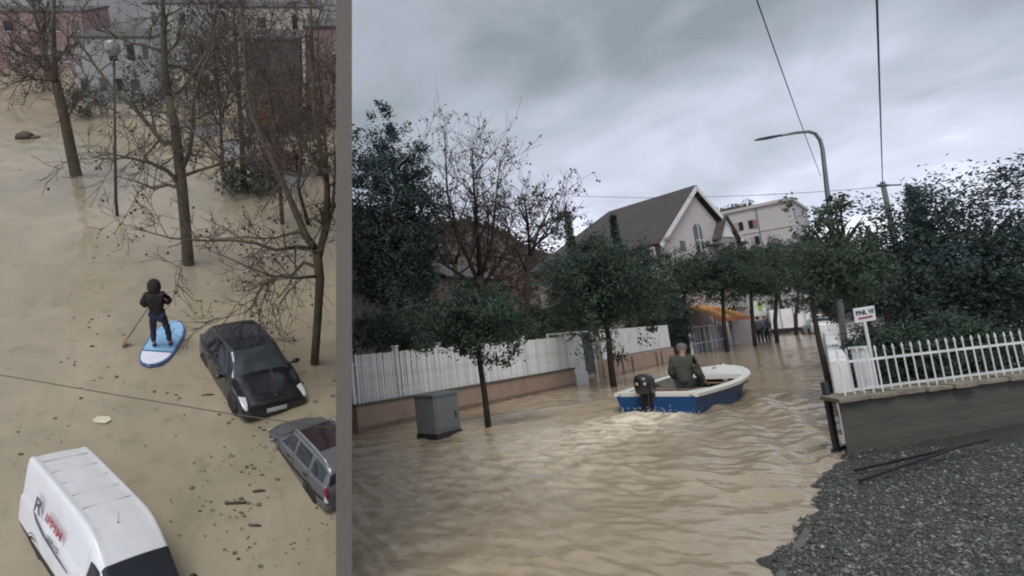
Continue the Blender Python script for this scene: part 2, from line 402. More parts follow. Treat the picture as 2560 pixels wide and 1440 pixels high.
def leaf_quad(mb, p, size, nrm=None, asp=0.45):
    n = nrm or rvec(); a = n.cross(rvec())
    if a.length < 0.05: a = n.cross(V((1, 0.2, 0.1)))
    a.normalize(); b = n.cross(a)
    s1 = size * random.uniform(0.7, 1.25); w = s1 * asp
    mid = p + a * (s1 * 0.5) + n * (s1 * 0.10)
    mb.add([p, mid + b * w * 0.5, p + a * s1, mid - b * w * 0.5], [(0, 1, 2, 3)])
def crown_points(c, r, nclump, per, cl_r, seed, hollow=0.35, jag=0.35):
    """leaf positions: clumps spread through an uneven ellipsoid"""
    rnd = random.Random(seed); pts = []; off = V((seed * 1.7, seed * 0.3, 2.1))
    for _ in range(nclump):
        d = V((rnd.gauss(0, 1), rnd.gauss(0, 1), rnd.gauss(0, 1))).normalized()
        lump = 1 + jag * 1.6 * mnoise.noise(d * 1.9 + off)
        k = lump * (hollow + (1 - hollow) * rnd.random() ** 0.55)
        cc = V((c.x + d.x * r[0] * k, c.y + d.y * r[1] * k, c.z + d.z * r[2] * k))
        cr = cl_r * rnd.uniform(0.5, 1.3)
        if rnd.random() < 0.16:                       # a shoot that sticks out of the crown
            k = lump * rnd.uniform(1.0, 1.18); cc = V((c.x + d.x * r[0] * k, c.y + d.y * r[1] * k, c.z + d.z * r[2] * k)); cr *= 0.5
        for _ in range(int(per * rnd.uniform(0.5, 1.4))):
            e = V((rnd.gauss(0, .5), rnd.gauss(0, .5), rnd.gauss(0, .42))) * cr
            pts.append((cc + e, (cc + e - c)))
    return pts
def leafy_tree(name, label, base, crown_c, r, leaf, size=0.13, nclump=170, per=34, cl_r=None, trunk_r=0.06, trunk=None, limbs=11, group=None, seed=1, cat='tree', jag=0.35, bark=None, hollow=0.35):
    random.seed(seed * 77 + 5)
    t = thing(name, label, cat, base, group=group)
    c = crown_c - base; cl_r = cl_r or min(r) * 0.34; bark = bark or M_BARK
    fork = V((c.x * 0.85, c.y * 0.85, max(0.3, c.z - r[2] * 0.75)))
    mb = MB(); pts = trunk or [V((0, 0, -0.7)), V((fork.x * 0.3 + random.uniform(-.04, .04), fork.y * 0.3, fork.z * 0.4)), fork * 0.75 + V((random.uniform(-.05, .05), 0, 0)), fork]
    mb.tube(pts, [trunk_r * (1.25 - 0.45 * i / (len(pts) - 1)) for i in range(len(pts))], 8).part('trunk', bark, t, smooth=True)
    mb = MB(); fk = pts[-1]
    for i in range(limbs):
        d = rvec(); e = V((c.x + d.x * r[0] * 0.75, c.y + d.y * r[1] * 0.75, c.z + abs(d.z) * r[2] * 0.8 - r[2] * 0.15))
        md = fk.lerp(e, 0.5) + rvec() * 0.12 * r[0] + V((0, 0, 0.1 * r[2]))
        mb.tube([fk - V((0, 0, 0.05)), md, e], [trunk_r * 0.6, trunk_r * 0.35, trunk_r * 0.12], 5)
    mb.part('branches', bark, t, smooth=True)
    mb = MB(); size *= 0.74; outp = crown_points(c, r, int(nclump * 1.15), int(per * 1.45), cl_r, seed, jag=jag, hollow=hollow)
    for p, o in outp:
        n = (o.normalized() * 0.7 + rvec() * 0.9 + V((0, 0, 0.35))).normalized(); leaf_quad(mb, p, size, n)
    mb.part('crown', leaf, t)
    return t
def cypress(label, base, h, r, leaf, seed=1, n=3500, size=0.22, group=None, name='cypress_tree'):
    random.seed(seed); t = thing(name, label, 'tree', base, group=group)
    MB().tube([V((0, 0, -0.7)), V((0.03, 0, h * 0.5)), V((0, 0, h * 0.97))], [0.14, 0.08, 0.01], 7).part('trunk', M_BARK, t)
    mb = MB()
    for _ in range(n):
        k = random.random() ** 0.8; z = h * (0.10 + 0.9 * k); a = random.uniform(0, 6.283)
        lump = 1 + 0.45 * mnoise.noise(V((math.cos(a) * 1.3, math.sin(a) * 1.3, z * 1.1 + seed)))
        rr = r * lump * (1 - k) ** 0.75 * (0.25 + 0.75 * math.sqrt(random.random()))
        p = V((rr * math.cos(a), rr * math.sin(a), z)); leaf_quad(mb, p, size, V((math.cos(a), math.sin(a), 0.9)).normalized() * 0.6 + rvec() * 0.6, 0.35)
    mb.part('crown', leaf, t); return t

def grow(br, tw, tips, p, d, ln, r, lvl, up, rnd, spread=0.9, minr=0.004):
    """one wandering branch with side branches; thin ones go into tw"""
    k = 5 if lvl < 2 else 4; pts = [p.copy()]; rads = [r]; q = p.copy(); dd = d.normalized()
    for i in range(k):
        w = V((rnd.gauss(0, 1), rnd.gauss(0, 1), rnd.gauss(0, 1))) * 0.17
        dd = (dd + w + V((0, 0, up))).normalized(); q = q + dd * (ln / k); pts.append(q.copy()); rads.append(max(minr, r * (1 - 0.72 * (i + 1) / k)))
    (br if r > 0.02 else tw).tube(pts, rads, 6 if r > 0.05 else (4 if r > 0.02 else 3), caps=False)
    tips.append(pts[-1])
    if lvl <= 0: return
    for i in range(rnd.choice((3, 4, 4, 5))):
        u = rnd.uniform(0.25, 1.0); j = min(k - 1, int(u * k)); s = pts[j].lerp(pts[j + 1], u * k - j) if u < 1 else pts[-1]
        ax = V((rnd.gauss(0, 1), rnd.gauss(0, 1), rnd.gauss(0, 1))); nd = (dd + ax.normalized() * spread).normalized()
        grow(br, tw, tips, s, nd, ln * rnd.uniform(0.42, 0.7), max(minr, r * rnd.uniform(0.38, 0.6)), lvl - 1, up, rnd, spread, minr)
def bare_tree(name, label, base, trunk, limbs, seed=1, left=False, group=None, sprout=6, slen=1.6, lvl=2, up=0.05, seeds=0, seed_r=0.02, bark=None, minr=0.005, leaf=None, nleaf=0, leaf_size=0.08, spread=0.9, trunk_sprout=0):
    """trunk and limbs: lists of (point, radius) in the place's own coordinates"""
    rnd = random.Random(seed); random.seed(seed); bark = bark or M_BARK2
    t = thing(name, label, 'tree', base, left=left, group=group); b0 = V(base)
    mb = MB(); tp = [V(p) - b0 for p, _ in trunk]; tr = [r for _, r in trunk]
    tp.insert(0, tp[0] + V((0, 0, -0.7))); tr.insert(0, tr[0] * 1.15)
    mb.tube(tp, tr, 10).part('trunk', bark, t, smooth=True)
    br, tw, tips = MB(), MB(), []
    def dress(pts, rads, cnt):
        br.tube(pts, rads, 7)
        for i in range(cnt):
            u = rnd.uniform(0.12, 1.0) * (len(pts) - 1); j = min(len(pts) - 2, int(u)); s = pts[j].lerp(pts[j + 1], u - j); r = rads[j] + (rads[j + 1] - rads[j]) * (u - j)
            d0 = (pts[j + 1] - pts[j]).normalized(); ax = V((rnd.gauss(0, 1), rnd.gauss(0, 1), rnd.gauss(0, 1))).normalized()
            grow(br, tw, tips, s, (d0 * 0.55 + ax * spread + V((0, 0, 0.12))).normalized(), slen * rnd.uniform(0.5, 1.25), max(0.012, r * 0.55), lvl, up, rnd, spread, minr)
    for lb in limbs:
        pts = [V(p) - b0 for p, _ in lb]; rads = [r for _, r in lb]; dress(pts, rads, sprout)
    for i in range(trunk_sprout):
        u = rnd.uniform(0.45, 1.0) * (len(tp) - 1); j = min(len(tp) - 2, int(u)); s = tp[j].lerp(tp[j + 1], u - j)
        ax = V((rnd.gauss(0, 1), rnd.gauss(0, 1), rnd.gauss(0, .5))).normalized()
        grow(br, tw, tips, s, ax + V((0, 0, .2)), slen * rnd.uniform(0.5, 1.2), tr[j] * 0.3, lvl, up, rnd, spread, minr)
    if left:                                      # nothing grows through the boundary wall
        for q in (br, tw):
            keep = []
            for fc in q.f:
                p = V(q.v[fc[0]]) + b0; d = p.y * math.cos(TILT) + (HL - p.z) * math.sin(TILT)
                if p.x < (838.0 - PX) / F * d: keep.append(fc)
            used = sorted({i for fc in keep for i in fc}); mp_ = {o_: n_ for n_, o_ in enumerate(used)}
            q.v = [q.v[i] for i in used]; q.f = [tuple(mp_[i] for i in fc) for fc in keep]
        tips = [p for p in tips if (p + b0).x < (832.0 - PX) / F * ((p + b0).y * math.cos(TILT) + (HL - (p + b0).z) * math.sin(TILT))]
    br.part('branches', bark, t, smooth=True, kind='stuff'); tw.part('twigs', M_TWIG, t, kind='stuff')
    if seeds and tips:
        mb = MB()
        for i in range(seeds):
            p = rnd.choice(tips) + V((rnd.gauss(0, .05), rnd.gauss(0, .05), -rnd.uniform(0.0, 0.16))); s = seed_r * rnd.uniform(0.7, 1.3); mb.ell(p, (s, s, s * 1.1), 5, 4)
        mb.part('seed_balls', SEED, t, kind='stuff')
    if nleaf and tips:
        mb = MB()
        for i in range(nleaf): leaf_quad(mb, rnd.choice(tips) + rvec() * 0.12, leaf_size, None, 0.6)
        mb.part('leaves', leaf, t, kind='stuff')
    return t
# ================================================================== STREET: WALLS, FENCES, BANK
M_PINK = mat('pink washed render', (0.36, 0.255, 0.20), 0.85, var=0.14, scale=1.6, bump=0.35, bscale=18, dirt=(0.20, 0.16, 0.12), dscale=1.1, damt=0.6)
M_WHITE = mat('white fence paint', (0.74, 0.75, 0.74), 0.55, var=0.09, scale=3, dirt=(0.36, 0.34, 0.30), dscale=1.8, damt=0.6, objvar=0.22)
M_WHITE2 = mat('white masonry paint', (0.74, 0.74, 0.76), 0.75, var=0.07, scale=2, bump=0.3, bscale=20, dirt=(0.50, 0.48, 0.45), dscale=1.3, damt=0.45)
M_DARK = mat('dark slate metal', (0.035, 0.038, 0.045), 0.5, var=0.3)
M_CONC = mat('stained concrete', (0.085, 0.078, 0.066), 0.88, var=0.28, scale=1.8, bump=0.6, bscale=14, dirt=(0.06, 0.06, 0.05), dscale=1.0, damt=0.7, stretch=(0.6, 0.6, 7.0))
M_STEEL = mat('grey galvanised steel', (0.20, 0.215, 0.23), 0.5, 0.6, var=0.15)
def ang(a, b): d = b - a; return math.atan2(d.y, d.x)
A0 = flat(G(1150, 1025)); B0 = flat(G(1427, 965)); fdir = (B0 - A0).normalized()
_k = 0.0
while pix(A0 - fdir * _k)[0] > 888 and _k < 12: _k += 0.05
START = A0 - fdir * _k
fence_rz = ang(A0, B0)
def sx(px, py=None):                     # distance along the fence line at a picture column
    lo, hi = -2.0, 60.0
    for _ in range(50):
        mid = (lo + hi) / 2
        if pix(START + fdir * mid + V((0, 0, 0.5)))[0] < px: lo = mid
        else: hi = mid
    return lo
hA = hz(START + fdir * sx(1190), 967); hB = hz(START + fdir * sx(1400), 925); WALL_H = (hA + hB) / 2
TOP_H = (hz(START + fdir * sx(1130), 866) + hz(START + fdir * sx(1313), 849) + hz(START + fdir * sx(1450), 840)) / 3
xe = sx(1427); xg = sx(1460)
t = thing('garden_wall', 'low pink rendered garden wall under the white slatted fence', 'wall', START, fence_rz)
MB().box((xe / 2, 0, (WALL_H - 0.8) / 2), (xe, 0.24, WALL_H + 0.8)).part('wall', M_PINK, t, bevel=0.01)
MB().box((xe / 2, 0, WALL_H + 0.018), (xe + 0.04, 0.29, 0.05)).part('coping', mat('dark mossy coping', (0.10, 0.085, 0.07), 0.9, var=0.4, scale=6), t, bevel=0.01)
M_WETP = mat('flood-wet pink render', (0.19, 0.135, 0.10), 0.5, var=0.3, scale=4)
MB().box((xe / 2, -0.121, -0.05), (xe - 0.02, 0.008, 0.30)).part('wet_band', M_WETP, t)
f = thing('slatted_fence', 'white slatted fence panels on the low pink wall, left of the street', 'fence', START + V((0, 0, WALL_H)), fence_rz)
fh = TOP_H - WALL_H
posts = [0.05] + [sx(p) for p in (1000, 1108, 1210, 1317, 1424)]
MBp = MB().box((0, 0, fh / 2 + 0.03), (0.09, 0.10, fh + 0.10)).box((0, 0, fh + 0.10), (0.12, 0.13, 0.035)); pm = None
for x in posts:
    if pm is None: pm = MBp.part('post', M_WHITE, f, bevel=0.006); pm.matrix_local = Matrix.Translation((x, 0, 0))
    else: copy_part(pm, f, Matrix.Translation((x, 0, 0)))
sl = None; x = 0.12; k = 0
while x < xg - 0.55:
    if all(abs(x - p) > 0.07 for p in posts):
        mm = Matrix.Translation((x, -0.02 + random.uniform(-.004, .004), 0.03)) @ Matrix.Rotation(random.gauss(0, 0.006), 4, 'Y') @ Matrix.Diagonal((1, 1, random.uniform(0.985, 1.01), 1))
        if sl is None:
            sl = MB().loft([[V((-.042, 0, z)), V((-.014, -.022, z)), V((.014, -.022, z)), V((.042, 0, z)), V((.014, .004, z)), V((-.014, .004, z))] for z in (0.0, fh * 0.96)]).part('slat', M_WHITE, f); sl.matrix_local = mm
        else: copy_part(sl, f, mm)
    x += 0.098 if k % 2 else 0.094; k += 1
for z in (0.16, fh * 0.80): MB().beam((0, 0.035, z), (xg - 0.5, 0.035, z), 0.04, 0.05).part('rail', M_WHITE, f)
# gate leaf, gate pier and iron frame
g = thing('garden_gate', 'plain white sheet metal gate leaf closing off the slatted fence', 'gate', START + fdir * (xe + 0.0) + V((0, 0, 0)), fence_rz)
gw = xg - xe
MB().box((gw / 2 - 0.08, -0.03, (TOP_H + 0.25) / 2 + 0.02), (gw + 0.16, 0.05, TOP_H - 0.25)).part('leaf', M_WHITE, g, bevel=0.006)
MB().box((gw / 2 + 0.03, -0.05, 0.0), (gw * 0.85, 0.14, 0.72)).part('plinth', M_WHITE2, g, bevel=0.01)
MB().box((gw / 2 - 0.1, -0.06, TOP_H * 0.62), (0.03, 0.03, 0.12)).part('handle', M_DARK, g)
g2 = thing('door_frame', 'white tubular door frame around the dark entrance between two fences', 'frame', START + fdir * xg, fence_rz)
xd = sx(1494) - xg; xd0 = 0.06; gy = 0.06
fr = MB()
for xx in (xd0, xd): fr.beam((xx, gy, -0.6), (xx, gy, TOP_H + 0.12), 0.07, 0.07)
fr.beam((-2.1, gy, TOP_H + 0.10), (xd, gy, TOP_H + 0.10), 0.05, 0.06); fr.beam((-2.1, gy, TOP_H - 0.1), (-2.1, gy, TOP_H + 0.12), 0.05, 0.05); fr.beam((-1.3, gy, TOP_H - 0.1), (-1.3, gy, TOP_H + 0.12), 0.08, 0.08)
fr.part('tubes', M_WHITE, g2)
MB().box(((xd0 + xd) / 2, gy + 0.03, TOP_H * 0.58), (xd - xd0 - 0.06, 0.04, TOP_H * 0.86)).part('door', M_DARK, g2, bevel=0.004)
MB().box(((xd0 + xd) / 2 + 0.12, gy - 0.01, TOP_H * 0.6), (0.03, 0.04, 0.1)).part('handle', M_STEEL, g2)
# second run, flat panels
C0 = flat(G(1497, 948)); D0 = flat(G(1682, 905)); d2 = (D0 - C0).normalized(); L2 = (D0 - C0).length; rz2 = ang(C0, D0)
w2 = hz(flat(G(1600, 925)), 884); top2 = (hz(flat(G(1560, 934)), 824) + hz(flat(G(1660, 910)), 815)) / 2
t = thing('garden_wall', 'low pink wall with dark upright supports under the flat white panels', 'wall', C0, rz2)
MB().box((L2 / 2, 0, (w2 - 0.8) / 2), (L2, 0.24, w2 + 0.8)).part('wall', M_PINK, t, bevel=0.01)
for q in (0.24, 0.36, 0.70, 0.78):
    MB().box((L2 * q, -0.125, w2 * 0.45), (0.14, 0.03, w2 * 0.9)).part('wall_support', M_CONC, t)  # dark upright supports standing slightly proud of the pink wall
MB().box((L2 / 2, -0.121, -0.05), (L2 - 0.02, 0.008, 0.28)).part('wet_band', M_WETP, t)
f = thing('panel_fence', 'flat white sheet panels of the fence beside the tall dark hedge', 'fence', C0 + V((0, 0, w2)), rz2)
h2 = top2 - w2
for i in range(4):
    a, b = L2 * (0.14 + 0.215 * i), L2 * (0.14 + 0.215 * (i + 1)) - 0.015
    MB().box(((a + b) / 2, random.uniform(-.012, .012), h2 / 2 + 0.03), (b - a, 0.035, h2 - 0.02)).part('panel', M_WHITE, f, bevel=0.004)
MB().beam((L2 * 0.1, 0, 0.02), (L2, 0, 0.02), 0.09, 0.05).part('rail', M_DARK, f)
for q in (0.14, 0.57, 1.0): MB().box((L2 * q - 0.01, 0.06, h2 / 2), (0.06, 0.06, h2 + 0.05)).part('post', M_WHITE, f)
MB().tube([(L2 * 0.02, -0.05, -w2 - 0.6), (L2 * 0.02, -0.05, h2 * 1.02)], 0.11, 10).part('post', mat('green grey pipe', (0.16, 0.17, 0.15), 0.7), f, smooth=True, label='thick grey-green pipe post')
MB().box((L2 * 0.09, -0.03, h2 / 2 - w2 / 2), (0.14, 0.12, h2 + w2 + 0.1)).part('post', M_WHITE2, f, bevel=0.01)
# metal cabinet at the water's edge
cb = flat(G(1128, 1088)); t = thing('utility_cabinet', 'grey metal utility cabinet standing in the water by the pink wall', 'cabinet', cb + flat(V((-0.12, 0.1, 0))), fence_rz)
ch = hz(cb, 985)
MB().box((-0.1, 0.0, ch / 2 + 0.04), (0.72, 0.42, ch - 0.08)).part('body', mat('cabinet grey', (0.155, 0.17, 0.175), 0.55, var=0.15, dirt=(0.09, 0.085, 0.075)), t, bevel=0.012)
MB().box((-0.1, -0.2, -0.1), (0.68, 0.02, 0.4)).box((-0.1, 0.0, -0.15), (0.76, 0.44, 0.46)).part('plinth', mat('wet black plinth', (0.02, 0.02, 0.02), 0.5), t, bevel=0.008)
MB().box((-0.1, -0.216, ch / 2 + 0.04), (0.62, 0.016, ch - 0.2)).part('door', mat('cabinet grey', (0, 0, 0)), t, bevel=0.006)
MB().box((0.12, -0.232, ch * 0.5), (0.03, 0.02, 0.12)).part('handle', M_DARK, t)
MB().box((-0.1, 0.0, ch + 0.02), (0.78, 0.48, 0.04)).part('lid', mat('cabinet grey', (0, 0, 0)), t, bevel=0.01)

# ---- right side: gravel bank
def bank_height(x, y):
    p = V((x, y, 0)); e0b, e1b = G(1935, 1398), G(2096, 1140); d = (e1b - e0b); d.z = 0; ln = d.length; d.normalize(); n = V((d.y, -d.x, 0))
    q = p - flat(e0b); s = q.dot(n) + 0.10 * mnoise.noise(p * 1.7) + 0.02 * mnoise.noise(p * 5.0)
    return -0.06 + 0.115 * smooth01(-0.24, 0.24, s) + 0.10 * smooth01(0.2, 3.0, s) + 0.016 * mnoise.noise(p * 2.2) + 0.012 * mnoise.noise(p * 6.5), s
def build_bank():
    vs, fs = [], []; NX, NY = 230, 230; o = flat(G(1900, 1420)); ax = V((1, 0, 0)); 
    for i in range(NY + 1):
        for j in range(NX + 1):
            x = 1.2 + 10.8 * (j / NX) ** 1.1; y = 0.6 + 9.9 * i / NY; h, s = bank_height(x, y); vs.append((x, y, h if s > -0.4 else -0.3))
    W = NX + 1
    for i in range(NY):
        for j in range(NX): a = i * W + j; fs.append((a, a + 1, a + W + 1, a + W))
    mb = MB(); mb.v, mb.f = vs, fs
    struct(mb, 'gravel_bank', mat('wet gravel bed', (0.052, 0.055, 0.050), 0.3, var=0.45, scale=28, bump=1.0, bscale=60, dirt=(0.06, 0.06, 0.055), dscale=2.2, damt=0.6), smooth=True)
    rnd = random.Random(4); mb = MB(); cnt = 0
    while cnt < 30000:
        px, py = rnd.uniform(1930, 2620), rnd.uniform(1120, 1520); p = G(px, py, 0.05); h, s = bank_height(p.x, p.y)
        if s < -0.04: continue
        sz = rnd.choice((0.003, 0.004, 0.004, 0.005, 0.006, 0.008, 0.010, 0.017)) * (2.2 if rnd.random() < 0.004 else 1.0) * rnd.uniform(0.8, 1.2); a = rnd.uniform(0, 6.28); ca, sa = math.cos(a), math.sin(a)
        vs = [V((0, 0, -0.5)), V((0, 0, rnd.uniform(.5, .8)))] + [V((math.cos(k * 1.257) * rnd.uniform(.7, 1.3), math.sin(k * 1.257) * rnd.uniform(.6, 1.0), rnd.uniform(-.2, .2))) for k in range(5)]
        vs = [V((p.x + sz * (v.x * ca - v.y * sa), p.y + sz * (v.x * sa + v.y * ca), h + sz * (0.15 + v.z))) for v in vs]
        mb.add(vs, [(0, 2 + (k + 1) % 5, 2 + k) for k in range(5)] + [(1, 2 + k, 2 + (k + 1) % 5) for k in range(5)]); cnt += 1
    st = bpy.data.materials.new('wet pebbles'); st.use_nodes = True; nt = st.node_tree; gm = nt.nodes.new('ShaderNodeNewGeometry'); cr = nt.nodes.new('ShaderNodeValToRGB')
    e = cr.color_ramp.elements; e[0].color = (0.035, 0.037, 0.034, 1); e[1].color = (0.24, 0.25, 0.23, 1); k = e.new(0.78); k.color = (0.075, 0.08, 0.074, 1)
    nt.links.new(gm.outputs['Random Per Island'], cr.inputs[0]); nt.links.new(cr.outputs[0], nt.nodes['Principled BSDF'].inputs['Base Color']); nt.nodes['Principled BSDF'].inputs['Roughness'].default_value = 0.4
    o = mb.part('pebbles', st, None); tag(o, 'loose wet grey pebbles covering the bank at lower right', 'gravel', kind='stuff')
build_bank()
ka, kb = G(1930, 1400, 0.0), G(2004, 1285, 0.0); ka = ka + (ka - kb) * 0.9; KN = flat(kb - ka).normalized(); KN = V((KN.y, -KN.x, 0)) * 0.10
MB().beam(flat(ka) + KN + V((0, 0, -0.03)), flat(kb) + KN + V((0, 0, -0.045)), 0.06, 0.13).part('kerb', mat('dark kerb edge', (0.12, 0.12, 0.11), 0.8, var=0.3, scale=8), None, bevel=0.012)
o = bpy.data.objects['kerb']; o['kind'] = 'structure'
# ---- low dark retaining wall with rough coping
WA = flat(G(2122, 1148)); WB = flat(G(2274, 1124)); wd = (WB - WA).normalized(); WE = WA + wd * 3.6; rzw = ang(WA, WE); WL = 3.6
wh = hz(WA, 1008)
t = thing('retaining_wall', 'dark stained concrete retaining wall above the gravel at right', 'wall', WA, rzw)
secs = []
ev = Matrix.Rotation(-rzw, 3, 'Z') @ (flat(WA).normalized() * 0.36)          # the end face is cut along the street
MB().prism([V((0, 0, -0.3)), V((WL, 0, -0.3)), V((WL, 0.3, -0.3)), V((ev.x, ev.y, -0.3))], (0, 0, wh + 0.3)).part('wall', M_CONC, t, bevel=0.012, fix=True)
x = -0.06; random.seed(9)
while x < WL:
    w = random.uniform(0.34, 0.6); hgt = random.uniform(0.05, 0.075); dp = random.uniform(0.34, 0.4)
    mb = MB(); y0 = -0.06 + random.uniform(-.02, .02)
    ring = [V((x, y0 + random.uniform(-.02, .02), 0)), V((x + w * 0.5, y0 - random.uniform(0, .03), 0)), V((x + w - 0.012, y0, 0)), V((x + w - 0.012, y0 + dp, 0)), V((x + (0.22 if x < 0 else 0), y0 + dp, 0))]
    mb.loft([[p + V((0, 0, wh + 0.004)) for p in ring], [p + V((0, random.uniform(-.006, .006), wh + hgt + random.uniform(-.008, .008))) for p in ring]])
    mb.part('coping_stone', mat('weathered coping stone', (0.21, 0.185, 0.145), 0.9, var=0.3, scale=5, bump=0.6), t, bevel=0.008); x += w
f = thing('railing', 'white spear-topped iron railing on the retaining wall at right', 'railing', WA + V((0, 0, wh + 0.06)), rzw)
rh = hz(WA + wd * 0.35, 872) - wh - 0.06; ry = 0.06
pk = None; x = 0.20
while x < WL:
    mm = Matrix.Translation((x, ry, 0)) @ Matrix.Rotation(random.gauss(0, 0.012), 4, 'Y')
    if pk is None:
        pk = MB().lathe([(0.008, -0.03), (0.008, rh * 0.90), (0.014, rh * 0.92), (0.009, rh * 0.94), (0.013, rh * 0.96), (0.001, rh * 1.03)], 8).part('picket', M_WHITE, f, smooth=False); pk.matrix_local = mm
    else: copy_part(pk, f, mm)
    x += 0.135
for z in (0.05, rh * 0.72): MB().beam((0.12, ry + 0.006, z), (WL, ry + 0.006, z), 0.010, 0.028).part('rail', M_WHITE, f)
# ---- low white wall along the right edge, and the taller white wall that closes the garden behind it
N0 = flat(G(2106, 1084)); N1 = flat(G(2072, 895)); wl = (N1 - N0).length; rzn = ang(N0, N1)
t = thing('garden_wall', 'low white painted wall running away along the right edge of the flooded street', 'wall', N0, rzn)
wht = 0.95
MB().box((wl / 2, -0.10, wht / 2 - 0.3), (wl, 0.2, wht + 0.6)).part('wall', M_WHITE2, t, bevel=0.02)
Q1 = flat(G(2200, 886)); t = thing('garden_wall', 'tall white painted wall under the notice board behind the lamp pole', 'wall', N1, ang(N1, Q1)); ql = (Q1 - N1).length; qh = hz(N1, 812)
MB().box((ql / 2 - 0.1, 0.1, qh / 2 - 0.3), (ql, 0.2, qh + 0.6)).part('wall', M_WHITE2, t, bevel=0.02)
pb0 = flat(RD(2160, 930, 7.6)); t = thing('gate_pier', 'short white pier just behind the left end of the railing', 'pier', pb0, rzw)
MB().box((0, 0, hz(pb0, 872) / 2), (0.13, 0.13, hz(pb0, 872))).part('shaft', M_WHITE2, t, bevel=0.01)
MB().box((0, 0, hz(pb0, 872) + 0.015), (0.17, 0.17, 0.03)).part('cap', M_WHITE2, t, bevel=0.006)
# ---- leaning dark post with its foot, and the dark rails lying below the wall
pb = flat(G(2094, 1134)); t = thing('steel_post', 'short dark square post standing at the edge of the gravel', 'post', pb)
ph_ = hz(pb, 955)
MB().box((0, 0, ph_ / 2 - 0.2), (0.05, 0.05, ph_ + 0.4)).part('shaft', M_DARK, t, bevel=0.004)
MB().beam((-0.05, 0.0, 0.03), (0.22, 0.10, 0.06), 0.035, 0.035).part('foot_bar', M_DARK, t)
for i, (a, b, l) in enumerate(((( 2138, 1176), (2330, 1132), 'upper of two dark rails lying under the retaining wall'), ((2148, 1202), (2330, 1140), 'lower of two dark rails lying on the gravel under the wall'))):
    pa, pb2 = G(*a, 0.10), G(*b, 0.16)
    o = MB().beam(pa, pa + (pb2 - pa).normalized() * 1.6, 0.022, 0.025).part('steel_rail', mat('black wet rail', (0.008, 0.008, 0.010), 0.5), None, bevel=0.004); tag(o, l, 'rail', 'dark rails under the wall')
# ---- board sign behind the railing
sp_ = flat(G(2140, 985)); sdp = dep_of(RD(2160, 790, 7.4)); sc_ = 7.4
c0 = RD(2132, 772, sc_); c1 = RD(2184, 764, sc_); c2 = RD(2138, 808, sc_)
sw, sh = (c1 - c0).length, (c2 - c0).length; ctr = (c1 + c2) * 0.5
t = thing('notice_board', 'small white notice board with dark lettering and a red bar above the railing', 'sign', flat(ctr))
sf = frame(V((0, 0, ctr.z)), c1 - c0, c0 - c2)
b = MB().box((0, 0, 0), (sw, sh, 0.012)).part('board', M_WHITE2, t, bevel=0.003); b.matrix_local = sf
o = MB().box((0, 0, 0), (sw * 0.68, sh * 0.12, 0.004)).part('red_bar', mat('sign red', (0.32, 0.05, 0.07), 0.6), t); o.matrix_local = sf @ Matrix.Translation((0.0, -sh * 0.2, 0.010)) @ Matrix.Rotation(0.04, 4, 'Z')
lettering('lettering', 'BNL VI', sh * 0.42, mat('sign ink', (0.05, 0.055, 0.10), 0.6), t, sf @ Matrix.Translation((0, sh * 0.14, 0.008)), bold=0.003)
MB().tube([(0, 0.02, -0.1), (0, 0.02, ctr.z)], 0.018, 8).part('post', M_WHITE, t)

# ---- street lamp
lb = flat(G(2116, 905)); ld = dep_of(lb)
def at_d(x, y, b): 
    p = RD(x, y, dep_of(b)); return p - b
t = thing('street_lamp', 'tall grey street lamp with a long curved arm over the water', 'street lamp', lb)
top = hz(lb, 395)
e = [at_d(x, y, lb) for x, y in ((2056, 372), (2050, 350), (2038, 334), (2022, 329), (1990, 332), (1950, 339))]
e0_ = e[0]; arm = [e0_ * u - V((0, 0, 0.02)) for u in (-0.1, 0.3, 0.9, 0.97)]
MB().tube(arm + e, [0.09, 0.085, 0.06, 0.058, 0.055, 0.052, 0.05, 0.048, 0.045, 0.04], 10).part('pole', M_STEEL, t, smooth=True)
h0, h1 = at_d(1952, 338, lb), at_d(1886, 350, lb); hd = (h1 - h0)
MB().loft([[h0 + hd * u + V((0, 0, 1)) * (0.05 * w * math.sin(a) * (0.6 if math.sin(a) > 0 else 1)) + hd.cross(V((0, 0, 1))).normalized() * (0.11 * w * math.cos(a)) for a in [k * math.pi / 5 for k in range(10)]] for u, w in ((0, .5), (.12, .9), (.5, 1.1), (.85, .9), (1, .3))]).part('lamp_head', mat('dark lamp housing', (0.075, 0.09, 0.10), 0.5), t, smooth=True, fix=True)
# ---- utility pole at right with a lamp arm
ub = flat(RD(2272, 770, 34)); t = thing('utility_pole', 'concrete utility pole with a short lamp arm at the right', 'pole', ub)
ut = hz(ub, 455)
MB().tube([(0, 0, -0.7), (0, 0, ut * 0.5), (0, 0, ut)], [0.19, 0.16, 0.12], 10).part('shaft', mat('pole concrete', (0.12, 0.125, 0.13), 0.85), t, smooth=True)
a0, a1 = at_d(2252, 462, ub), at_d(2193, 464, ub)
MB().tube([a0, a0.lerp(a1, 0.5), a1], [0.05, 0.05, 0.05], 8).part('lamp_arm', M_STEEL, t)
MB().loft([[a0.lerp(a1, 0.45) + (a1 - a0) * u + V((0, 0, 0.09 * w * math.sin(a))) + V((0.6, 0.8, 0)) * (0.12 * w * math.cos(a)) for a in [k * math.pi / 4 for k in range(8)]] for u, w in ((0, .5), (.2, 1), (.5, .9), (.6, .3))]).part('lamp_head', mat('dark lamp housing', (0, 0, 0)), t, smooth=True, fix=True)
for z in (1.5, 2.2): MB().box((0.0, 0.0, ut - z), (0.7, 0.08, 0.08)).part('cross_bar', M_STEEL, t)
for z in (1.45, 2.15):
    for xx in (-0.3, 0.3): MB().lathe([(0.03, 0), (0.06, 0.05), (0.03, 0.08), (0.05, 0.12), (0.02, 0.16)], 8, V((xx, 0, ut - z))).part('insulator', M_WHITE, t)
